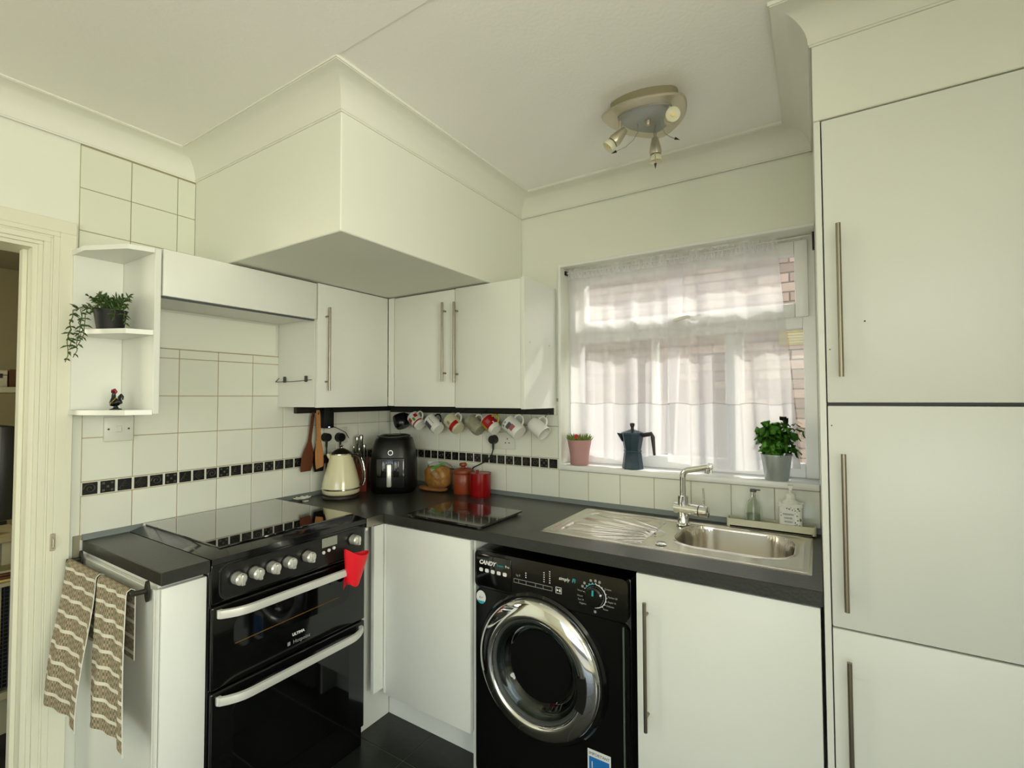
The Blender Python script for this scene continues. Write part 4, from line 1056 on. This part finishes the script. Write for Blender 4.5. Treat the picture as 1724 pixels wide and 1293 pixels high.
spatula(-.540, 1.052, 1.345, .022, .044, wood, 'pale beech spatula hanging in front of the darker utensils', .060, .012, .010)
spatula(-.528, 1.035, 1.330, .014, .058, mat('black_nylon', (.06, .04, .035), .4), 'black nylon spatula hanging between wood spatula and kettle', .036, .012, 0)
# charger on rail
t = thing('charger', 'black plug-in speaker box with a blue light hanging under the cupboard', 'charger', (.05, -.47, 1.25))
obj('body', box(B(), .026, .062, -.505, -.445, 1.252, 1.358, .004, 2), blackm, t)
CHG = t
obj('led', box(B(), .062, .0635, -.480, -.472, 1.256, 1.259), ledm, t)
# sockets
def socket(name, label, M_, w_, h_, holes):
    t = thing(name, label, 'socket', M_.translation)
    bm = B(); box(bm, -w_/2, w_/2, -h_/2, h_/2, 0, .010, .002, 2); bmesh.ops.transform(bm, matrix=M_, verts=bm.verts[:]); pl_ = obj('plate', bm, plast, t)
    for cx in holes:
        for (dx, dz, sx, sz) in ((0, .010, .0022, .0045), (-.011, -.010, .0045, .002), (.011, -.010, .0045, .002)):
            bm = B(); box(bm, cx+dx-sx, cx+dx+sx, dz-sz, dz+sz, .0095, .0104); bmesh.ops.transform(bm, matrix=M_, verts=bm.verts[:]); obj('pin_hole', bm, blackm, t)
        bm = B(); box(bm, cx+.012, cx+.022, .018, .034, .0095, .013, .001, 1); bmesh.ops.transform(bm, matrix=M_, verts=bm.verts[:]); obj('rocker', bm, plast, t)
    return t
socket('wall_socket', 'white double socket behind the hanging mugs', T(.815, .0, 1.186) @ FACE_Y, .146, .086, (.030,))
socket('wall_socket', 'white double socket on the cooker wall above the kettle', T(.0, -.392, 1.205) @ FACE_X, .146, .086, ())
def plug(name, label, p, out, down_pts, r_=.024):
    t = thing(name, label, 'plug', p)
    p = Vector(p); o = Vector(out); s = o.cross(up).normalized()
    bm = B(); pl_ = []
    for k in range(20):
        an = 2*PI*k/20; rr = r_*(1 if math.sin(an) > -.5 else .95); pl_.append(p+s*rr*math.cos(an)+up*rr*math.sin(an))
    lo_ = [bm.verts.new(q) for q in pl_]; hi_ = [bm.verts.new(q+o*.028+(p-q)*.12) for q in pl_]
    bm.faces.new(lo_); bm.faces.new(hi_)
    for k in range(20): bm.faces.new((lo_[k], lo_[(k+1) % 20], hi_[(k+1) % 20], hi_[k]))
    obj('plug_body', bm, blackm, t, angle=50)
    obj('strain_relief', tube(B(), [p+o*.014-up*.020, p+o*.014-up*.052], [.006, .0042], 8), blackm, t)
    obj('cord', tube(B(), [p+o*.014-up*.050]+[Vector(q) for q in down_pts], .0032, 8), blackm, t)
plug('plug', 'black plug with a dangling cord on the socket near the mugs', (.768, -.011, 1.190), (0, -1, 0), [(.762, -.028, 1.115), (.740, -.030, 1.085), (.690, -.030, 1.060), (.640, -.018, 1.040), (.60, -.014, 1.000)])
plug('plug', 'black plug with hanging cord behind the kettle spout', (.011, -.462, 1.202), (1, 0, 0), [(.026, -.462, 1.10), (.03, -.468, 1.03), (.03, -.47, .95)])
plug('plug', 'black plug lying sideways to the right on the cooker wall socket', (.011, -.378, 1.196), (1, 0, 0), [(.026, -.370, 1.13), (.03, -.365, 1.0)], .026)
o = obj('cord', tube(B(), [(.045, -.446, 1.262), (.05, -.41, 1.245), (.045, -.36, 1.222), (.04, -.335, 1.19)], .0018, 6), blackm, CHG)
o = obj('appliance_cord', tube(B(), [(.40, -.006, 1.02), (.50, -.006, 1.018), (.58, -.008, 1.018)], .003, 6), blackm); tag(o, 'black cord along the tiles between air fryer and bread', 'cord')

# cooker switch
t = thing('cooker_switch', 'square white switch plate on the tiles under the corner shelf', 'switch', (.0, -1.336, 1.294))
bx = box(B(), .0, .014, -1.379, -1.292, 1.250, 1.338, .002, 2); obj('plate', bx, plast, t)
obj('rocker', box(B(), .014, .018, -1.347, -1.329, 1.283, 1.306, .0015, 1), plast, t)
for y in (-1.367, -1.307): obj('screw', tube(B(), [(.0135, y, 1.294), (.0148, y, 1.294)], .0035, 10), rubber, t)

# bread in bag, jars
t = thing('bread_loaf', 'crusty loaf in an open plastic bag beside the air fryer', 'bread', (.46, -.12, WT)); BT = t
def lump(bm, c_, s_, e, n=24, m_=12, f=lambda p: p, top=1.0):
    rows = []
    for j in range(m_+1):
        th = PI*j/m_; row = []
        for k in range(n):
            an = 2*PI*k/n
            q = lambda v_: math.copysign(abs(v_)**(2/e), v_)
            row.append(bm.verts.new(f(Vector((c_[0]+s_[0]*q(math.sin(th)*math.cos(an)), c_[1]+s_[1]*q(math.sin(th)*math.sin(an)), c_[2]+s_[2]*q(math.cos(th)))))))
        rows.append(row)
    for A, D in zip(rows, rows[1:]):
        for k in range(n): bm.faces.new((A[k], A[(k+1) % n], D[(k+1) % n], D[k]))
    bmesh.ops.remove_doubles(bm, verts=bm.verts[:], dist=.00002); return bm
bm = B(); lump(bm, (.510, -.100, WT+.076), (.078, .046, .060), 2.9); obj('loaf', bm, breadm, t)
bm = B(); lump(bm, (.490, -.115, WT+.014), (.095, .038, .014), 2.4); obj('crust_end', bm, papery, t)
bm = B(); v_ = [Vector(p) for p in ((.435, -.095, WT+.150), (.560, -.090, WT+.155), (.512, -.152, WT+.108))]
n_ = Vector((0, -.002, 0)); a_ = [bm.verts.new(p) for p in v_]; b_ = [bm.verts.new(p+n_) for p in v_]; bm.faces.new(a_); bm.faces.new(b_[::-1])
for k in range(3): bm.faces.new((a_[k], a_[(k+1) % 3], b_[(k+1) % 3], b_[k]))
obj('bag_label', bm, white_p, t)
bm = B(); v_ = [Vector(p) for p in ((.510, -.150, WT+.116), (.508, -.142, WT+.128), (.560, -.094, WT+.156), (.556, -.104, WT+.142))]
a_ = [bm.verts.new(p+Vector((0, -.0025, 0))) for p in v_]; b_ = [bm.verts.new(p+Vector((0, -.0045, 0))) for p in v_]; bm.faces.new(a_); bm.faces.new(b_[::-1])
for k in range(4): bm.faces.new((a_[k], a_[(k+1) % 4], b_[(k+1) % 4], b_[k]))
obj('green_stripe', bm, green, t)
rn = random.Random(2)
bm = B(); lump(bm, (.535, -.115, WT+.080), (.082, .052, .074), 2.9, 22, 12, lambda p: p+Vector((rn.uniform(-.006, .006), rn.uniform(-.005, .005), rn.uniform(-.005, .005)) if p.z > WT+.02 else (0, 0, 0))); obj('bag', bm, bagm, t, angle=0)

BT.location.x -= .046
JP = (.618, -.080, WT)
t = thing('terracotta_jar', 'brown-orange earthenware jar with a knobbed lid', 'jar', JP)
bm = B(); lathe(bm, [(0, 0), (.048, 0), (.050, .004), (.053, .06), (.053, .098), (.050, .102), (0, .102)], 40, T(*JP)); obj('body', bm, terra, t, angle=50)
bm = B(); lathe(bm, [(.0535, .103), (.055, .107), (.054, .118), (.040, .126), (.012, .130), (.010, .136), (.018, .141), (.020, .148), (.015, .156), (0, .158), (0, .103)], 40, T(*JP), closed=True); obj('lid', bm, terra, t, angle=50)
JP = (.737, -.092, WT)
t = thing('enamel_canister', 'red canister with a loop on its flat lid', 'canister', JP)
bm = B(); lathe(bm, [(0, 0), (.052, 0), (.053, .003), (.053, .112), (.0545, .113), (.0545, .116), (.0515, .116), (.050, .110), (0, .109)], 40, T(*JP)); obj('body', bm, redj, t, angle=40)
bm = B(); lathe(bm, [(0, .1105), (.049, .1105), (.049, .114), (0, .115)], 40, T(*JP)); obj('lid', bm, mat('pinkish_lid', (.62, .30, .28), .3), t)
obj('lid_loop', tube(B(), [Vector(JP)+Vector(q) for q in ((-.010, -.02, .115), (-.010, -.02, .128), (.0, -.02, .131), (.0, -.02, .115))], .004, 8), redj, t)

# glass board
t = thing('chopping_board', 'dark glass worktop saver board lying at the worktop front', 'board', (.92, -.44, WT))
bm = B(); prism(bm, rrect(.732, 1.112, -.602, -.305, .004, 3), WT+.007, WT+.014); obj('board', bm, boardm, t)
for x, y in ((.75, -.585), (1.09, -.585), (.75, -.325), (1.09, -.325)): obj('foot', cyl(B(), (x, y, WT), (x, y, WT+.007), .008, n=12), rubber, t)

# spoon rest
t = thing('spoon_rest', 'small white shell-shaped dish on the worktop behind the hob', 'dish', (.075, -.625, WT))
def shell(u, v_):
    an = 2*PI*u; rr = .036*(1+.10*math.cos(9*an))*v_; return Vector((.070+rr*math.cos(an)*.8, -.628+rr*math.sin(an)*1.15, WT+.003+.010*v_*v_*(1+.15*math.cos(9*an))))
bm = B(); grid(bm, shell, 54, 5); bmesh.ops.remove_doubles(bm, verts=bm.verts[:], dist=.0001); bmesh.ops.solidify(bm, geom=bm.faces[:], thickness=.002); obj('dish', bm, white, t, angle=60)
bm = B(); prism(bm, rrect(-.010, .010, -.014, .010, .004, 3), 0, .004, T(.105, -.634, WT+.001)); obj('tab', bm, white, t)

# oven mitt
t = thing('pot_grip', 'red silicone pot holder hooked over the upper oven handle', 'oven mitt', (.665, -.80, .80))
def mitt(u, v_):
    # open scoop: u round the mouth, v from mouth to tip
    an = 2*PI*u; c_ = math.cos(an); s_ = math.sin(an)
    wy = .054*(1-.50*v_**1.3); wx = .030*(1-.35*v_)
    mouth = -.016*math.cos(an) + .008*math.cos(2*an)
    return Vector((.664+wx*s_-.012*v_, -.798+wy*c_-.006*v_, .812-.118*v_+mouth*(1-v_) + .010*math.cos(2*an)*v_))
bm = B(); grid(bm, mitt, 40, 10); bmesh.ops.remove_doubles(bm, verts=bm.verts[:], dist=.0001); bmesh.ops.solidify(bm, geom=bm.faces[:], thickness=.0025); obj('scoop', bm, redm, t, angle=60)
def lip(u, v_): return Vector((.652-.004*v_, -.846+.06*u, .755-.075*v_*(1-.6*u)+.006*math.sin(6*u)))
bm = B(); grid(bm, lip, 12, 4); bmesh.ops.solidify(bm, geom=bm.faces[:], thickness=.003); obj('thumb_flap', bm, redm, t, angle=60)

# ================================================================== corner-shelf things
PP = Vector((.150, -1.412, 1.634))
t = thing('trailing_plant', 'dark pot of trailing narrow-leaved plant on the middle shelf', 'plant', PP)
bm = B(); lathe(bm, pot_profile(.036, .046, .068, .003, .002), 32, T(*PP)); obj('pot', bm, blackpot, t, angle=50)
bm = B(); lathe(bm, [(0, .060), (.043, .060), (.042, .052), (0, .052)], 24, T(*PP)); obj('soil', bm, soil, t)
rn = random.Random(8); bms = B(); bml = B()
camside = Vector((.64, -.76, 0)); left = Vector((-.84, -.54, 0))
def strand(pts, gap=.012, L_=.026, spread_=1):
    tube(bms, pts, .0012, 5)
    for i in range(len(pts)-1):
        p, q = Vector(pts[i]), Vector(pts[i+1]); seg = (q-p).length; m_ = max(1, int(seg/gap))
        for k in range(m_):
            c_ = p.lerp(q, (k+.5)/m_); d0 = (q-p).normalized()
            for s in (-1, 1):
                sd0 = Vector((rn.uniform(-1, 1), rn.uniform(-1, 1), rn.uniform(-.2, .6))); sd0 = (sd0-d0*sd0.dot(d0)).normalized()
                dd = (sd0*s+d0*.5).normalized(); L2 = L_*rn.uniform(.6, 1.1)
                tube(bml, [c_, c_+dd*L2*.5+up*.003, c_+dd*L2+up*.002], [.0013, .0029, .0004], 4)
top_c = PP+up*.062
for k in range(26):
    an = rn.uniform(0, 2*PI); rr = rn.uniform(.015, .062); h_ = rn.uniform(.025, .065)
    p = top_c+Vector((rn.uniform(-.02, .02), rn.uniform(-.02, .02), 0)); q = p+Vector((rr*math.cos(an), rr*math.sin(an), h_))
    if q.x < .045: q.x = .045
    if q.y > -1.352: q.y = -1.352
    strand([p, p.lerp(q, .5)+up*.012, q], .011, .022)
def hang(dx, dy, ln, n0):
    p = top_c+Vector((dx*.3, dy*.3, 0)); e_ = top_c+Vector((dx, dy, -.005)); pts = [p, p.lerp(e_, .6)+up*.015, e_]
    z = e_.z
    for k in range(n0): z -= ln/n0; pts.append(Vector((e_.x+rn.uniform(-.006, .006), e_.y+rn.uniform(-.006, .006)-.002*k, z)))
    strand(pts, .016, .024)
hang(.020, -.085, .155, 7); hang(-.01, -.095, .17, 8); hang(.045, -.075, .10, 5); hang(.0, -.075, .12, 6); hang(-.035, -.088, .12, 6)
hang(.075, .015, .04, 3); hang(.070, -.01, .03, 2)
obj('stem', bms, mat('trail_stem', (.25, .30, .12), .6), t); obj('foliage', bml, trailm, t, kind='stuff')

RP = Vector((.150, -1.392, 1.366))
t = thing('rooster_figurine', 'small black painted rooster with a red comb on the bottom shelf', 'figurine', RP)
rx = Vector((.84, .54, 0))
bm = B(); lathe(bm, [(0, 0), (.017, 0), (.017, .003), (.008, .006), (.005, .014), (0, .016)], 20, T(*RP)); obj('base', bm, mat('dark_green_base', (.05, .11, .06), .4), t)
bm = B(); tube(bm, [RP+up*.012, RP+up*.018-rx*.002, RP+up*.028-rx*.006, RP+up*.042-rx*.008, RP+up*.052-rx*.008], [.004, .015, .014, .0065, .006], 14)
tube(bm, [RP+up*.024+rx*.004, RP+up*.028+rx*.014, RP+up*.022+rx*.020], [.011, .009, .003], 10); obj('body', bm, navy, t, angle=60)
bm = B(); tube(bm, [RP+up*.028+rx*.010, RP+up*.044+rx*.012, RP+up*.050+rx*.018, RP+up*.044+rx*.023, RP+up*.034+rx*.023], [.005, .0055, .0055, .004, .002], 8); obj('tail', bm, navy, t, angle=60)
bm = B(); tube(bm, [RP+up*.048-rx*.007, RP+up*.056-rx*.007, RP+up*.062-rx*.009], [.004, .006, .003], 10); obj('head', bm, navy, t, angle=60)
bm = B(); tube(bm, [RP+up*.058-rx*.014, RP+up*.066-rx*.012, RP+up*.068-rx*.005, RP+up*.062+rx*.0, RP+up*.056-rx*.001], [.003, .0045, .005, .0045, .0025], 8); tube(bm, [RP+up*.054-rx*.011, RP+up*.046-rx*.012], [.003, .002], 8); obj('comb', bm, redj, t, angle=60)
bm = B()
for k in range(6): cyl(bm, RP+up*(.020+.004*k)+camside*.0135-rx*(.010-.004*k), RP+up*(.020+.004*k)+camside*.0165-rx*(.010-.004*k), .0015, n=8)
obj('painted_dots', bm, yellow, t)

# ================================================================== ceiling spotlight
LC = Vector((1.702, -.455, 0)); ZP = 2.352
t = thing('ceiling_light', 'satin nickel triangular ceiling light with three spots and arrow wires', 'ceiling light', (LC.x, LC.y, H))
corners = [(1.575, -.535), (1.828, -.510), (1.708, -.298)]
def tri_round(sc, z, n=72):
    cx = sum(c[0] for c in corners)/3; cy = sum(c[1] for c in corners)/3; out = []
    P3 = [Vector((cx+(c[0]-cx)*sc, cy+(c[1]-cy)*sc)) for c in corners]
    # reuleaux-like bulged triangle
    for i in range(3):
        A, D, E_ = P3[i], P3[(i+1) % 3], P3[(i+2) % 3]
        for k in range(n//3):
            u = k/(n/3); q = A.lerp(D, u); nrm = (A+D)/2-E_; nrm.normalize(); e0 = (D-A).length
            out.append(q+nrm*.15*e0*4*u*(1-u)*1.0)
    # soften the corners
    for _ in range(4): out = [(out[i-1]+out[i]*2+out[(i+1) % len(out)])/4 for i in range(len(out))]
    return [(q.x, q.y, z) for q in out]
def ring_loft(rings, m_, nm, angle=40):
    bm = B(); vv = [[bm.verts.new(p) for p in rg] for rg in rings]
    for A, D in zip(vv, vv[1:]):
        for k in range(len(A)): bm.faces.new((A[k], A[(k+1) % len(A)], D[(k+1) % len(A)], D[k]))
    bm.faces.new(vv[0][::-1]); bm.faces.new(vv[-1]); return obj(nm, bm, m_, t, angle=angle)
ring_loft([tri_round(.86, H+.003), tri_round(.86, ZP+.008)], mat('lamp_back', (.60, .57, .46), .4, metal=.5), 'back_box')
ring_loft([tri_round(1.06, ZP+.008), tri_round(1.08, ZP+.004), tri_round(1.05, ZP)], nickel, 'outer_plate')
ring_loft([tri_round(.70, ZP), tri_round(.70, ZP-.004), tri_round(.67, ZP-.006)], nickel2, 'inner_plate')
bm = B(); lathe(bm, [(0, 0), (.006, 0), (.008, .006), (.009, .016), (0, .016)], 16, T(1.702, -.440, ZP-.021)); obj('centre_knob', bm, nickel, t)
def spot(px, py, d, zs=.048):
    A = Vector((px, py, ZP-.005)); D = A-up*zs
    s_ = obj('spot', tube(B(), [A, D], .0058, 12), nickel, t)
    d = Vector(d).normalized(); M_ = T(*(D-d*.020)) @ axes(d, (0, 0, 1) if abs(d.z) < .9 else (1, 0, 0))
    bm = B(); lathe(bm, [(0, -.004), (.010, -.004), (.012, 0), (.019, .030), (.0215, .046), (.019, .055), (.017, .055), (0, .050)], 24, M_); obj('spot_body', bm, nickel, s_, angle=50)
    bm = B(); lathe(bm, [(.013, .0555), (.019, .060), (.023, .078), (.022, .080), (.017, .0765), (.006, .074), (0, .074), (0, .0555)], 28, M_, closed=True); obj('bulb', bm, bulbm, s_, angle=50)
    bm = B(); lathe(bm, [(0, .0775), (.006, .0768), (.006, .0745), (0, .0745)], 14, M_); obj('filament', bm, amber, s_)
spot(1.620, -.490, (-.55, -.25, -.60)); spot(1.698, -.345, (.02, .05, -1), .040); spot(1.782, -.480, (.35, -.75, -.20), .044)
def arrow(pts):
    w_ = obj('arrow_wire', tube(B(), pts, .0013, 6), nickel2, t); p, q = Vector(pts[-2]), Vector(pts[-1]); d = (q-p).normalized()
    obj('arrow_tip', tube(B(), [q, q+d*.018], [.0048, .0003], 10), mat('violet_black', (.07, .06, .09), .4) if 'violet_black' not in MATS else MATS['violet_black'], w_)
arrow([(1.665, -.440, ZP-.005), (1.668, -.445, ZP-.035), (1.655, -.452, ZP-.062), (1.630, -.462, ZP-.085), (1.600, -.475, ZP-.098)])
arrow([(1.715, -.400, ZP-.005), (1.712, -.400, ZP-.04), (1.712, -.398, ZP-.08), (1.712, -.396, ZP-.138)])
arrow([(1.745, -.435, ZP-.005), (1.742, -.432, ZP-.030), (1.752, -.420, ZP-.055), (1.768, -.410, ZP-.068), (1.780, -.402, ZP-.072)])

# ================================================================== towels on their rail
RZ, RY = .862, -1.478
t = thing('towel_rail', 'dark iron towel rail on the side of the end cupboard', 'rail', (.3, RY, RZ))
obj('bar', tube(B(), [(.045, RY, RZ), (.560, RY, RZ)], .0065, 10), rail_m, t)
for x in (.045, .560):
    obj('bracket', tube(B(), [(x, RY-.004, RZ), (x, -1.448, RZ-.002)], .007, 10), rail_m, t)
    bm = B(); prism(bm, [(.013*math.cos(2*PI*k/20), .030*math.sin(2*PI*k/20)) for k in range(20)], 0, .006, T(x, -1.4415, RZ-.004) @ FACE_Y @ Matrix.Rotation(0, 4, 'Z')); obj('wall_plate', bm, rail_m, t)
def towel(label, x0, x1, x0b, x1b, front, back, sd, yb, ph):
    t = thing('tea_towel', label, 'towel', ((x0+x1)/2, RY, RZ), 'woven tea towels over the rail')
    Lf, Lb = front, back; arc_l = PI*.0095; tot = Lf+arc_l+Lb
    def fn(u, v_):
        s = v_*tot
        if s < Lf: zz = RZ-(Lf-s); yy = RY-.0105; f = (Lf-s)/Lf
        elif s < Lf+arc_l:
            an = PI*(s-Lf)/arc_l; yy = RY-.0105*math.cos(an); zz = RZ+.0105*math.sin(an); f = 0
        else: zz = RZ-(s-Lf-arc_l); yy = RY+.0105; f = 0
        ff = sstep(0, 1, f)
        x = (x0+(x1-x0)*u)*(1-f)+(x0b+(x1b-x0b)*u)*f
        if s < Lf:
            yy += -yb*ff - .008*math.sin(sd*u*PI+ph)*f**.6 - .003*math.sin(19*u+5*f)
            zz += .02*f*(.5-u)*0 - .022*f*(1-u)*0
            zz += .006*math.sin(3*u+ph)*f
        return Vector((x, yy, zz))
    bm = B(); V = grid(bm, fn, 30, 60, uv=lambda u, v_: ((x1b-x0b)*u*1.02, tot*v_))
    o = obj('cloth', bm, towelm, t, angle=180)
    bm = B(); tube(bm, [fn(1, k/60) for k in range(61)], .0013, 5); obj('side_hem', bm, plast, t)
    bm = B(); tube(bm, [fn(k/30, 0) for k in range(31)], .0018, 5); obj('hem_edge', bm, plast, t)
    return t
towel('patterned woven tea towel at the doorway end of the rail', .060, .325, .125, .400, .395, .22, 2.2, .060, .3)
towel('patterned woven tea towel at the cooker end of the rail', .335, .545, .385, .618, .395, .19, 2.2, .022, .6)

# ================================================================== room beyond the doorway
t = thing('shelf_rack', 'white wooden shelf rack seen through the doorway', 'shelf', (-.8, -1.45, 0))
obj('upright', box(B(), -.84, -.70, -1.398, -1.368, .0, 1.45, .002, 1), mat('rack_paint', (.66, .64, .52), .6), t)
rackp = MATS['rack_paint']
obj('shelf_board', box(B(), -1.15, -.70, -1.95, -1.366, 1.432, 1.456, .002, 1), rackp, t)
for z in (.72, .90, 1.04, 1.17, 1.30): obj('peg_line', box(B(), -.699, -.6965, -1.398, -1.368, z, z+.003), grey, t)
for z in (.55, .68, .79): obj('peg', tube(B(), [(-.70, -1.395, z), (-.66, -1.41, z+.008)], .003, 6), plast, t)
o = obj('storage_box', box(B(), -1.08, -.80, -1.46, -1.375, 1.457, 1.535, .002, 1), brownb); tag(o, 'brown cardboard box on the rack shelf through the doorway', 'box')
t = thing('game_box', 'white box with a dark mark beside the brown box on the rack', 'box', (-.95, -1.51, 1.457))
obj('carton', box(B(), -1.08, -.80, -1.60, -1.465, 1.457, 1.530, .002, 1), mat('pale_box', (.72, .69, .60), .7), t)
obj('lid_line', box(B(), -.799, -.7975, -1.60, -1.465, 1.508, 1.5105), brownb, t)
obj('printed_mark', box(B(), -.799, -.7975, -1.492, -1.480, 1.496, 1.515), redp if False else mokah, t)
t = thing('desk', 'pale desk in the room beyond the doorway', 'desk', (-1.1, -1.7, 0))
obj('desk_top', box(B(), -1.6, -.72, -2.2, -1.402, .80, .825, .003, 1), deskm, t)
for x, y in ((-1.55, -1.45), (-.76, -1.46), (-1.55, -2.15), (-.76, -2.15)): obj('leg', box(B(), x-.02, x+.02, y-.02, y+.02, 0, .80), rackp, t)
t = thing('monitor', 'dark monitor standing on the desk beyond the doorway', 'monitor', (-1.0, -1.45, .825))
obj('screen', box(B(), -1.30, -.86, -1.470, -1.425, .870, 1.285, .006, 2), darkscr, t)
obj('stand', box(B(), -1.12, -1.02, -1.50, -1.41, .826, .84, .002, 1), darkscr, t); obj('neck', box(B(), -1.09, -1.05, -1.465, -1.445, .84, .89), darkscr, t)
t = thing('computer_mouse', 'dark mouse near the front of the desk beyond the doorway', 'mouse', (-.83, -1.53, .825))
bm = B(); lump(bm, (-.83, -1.53, .838), (.032, .055, .012), 2.2, 16, 8); obj('shell', bm, blackm, t)
t = thing('paper_stack', 'brown papers and cloth on the shelf below the desk', 'papers', (-.66, -1.50, .62))
rn = random.Random(4)
for k in range(4):
    bm = B(); box(bm, -.78, -.64, -1.56, -1.42, .66+.012*k, .669+.012*k, .001, 1); bmesh.ops.rotate(bm, cent=(-.71, -1.49, .68), matrix=Matrix.Rotation(rn.uniform(-.3, .3), 3, 'Z'), verts=bm.verts[:]); obj('paper', bm, (ventm, brownb, wood2, deskm)[k], t)
obj('ledge', box(B(), -.80, -.62, -1.60, -1.402, .645, .66), rackp, t)
t = thing('wire_basket', 'dark mesh basket in a white frame below the desk', 'basket', (-.7, -1.5, .2))
for y in (-1.405, -1.50, -1.60): obj('frame_bar', box(B(), -.70, -.672, y-.010, y+.010, .18, .645, .002, 1), rackp, t)
for z in (.17,): obj('frame_bar', box(B(), -.70, -.672, -1.80, -1.40, z, z+.03, .002, 1), rackp, t)
bm = B()
for k in range(24): tube(bm, [(-.71, -1.76+.015*k, .20), (-.71, -1.76+.015*k, .645)], .0018, 4)
for k in range(28): tube(bm, [(-.712, -1.76, .205+.016*k), (-.712, -1.41, .205+.016*k)], .0018, 4)
obj('mesh_wire', bm, grey, t, kind='stuff'); obj('liner', box(B(), -.74, -.72, -1.78, -1.41, .20, .64), blackm, t)
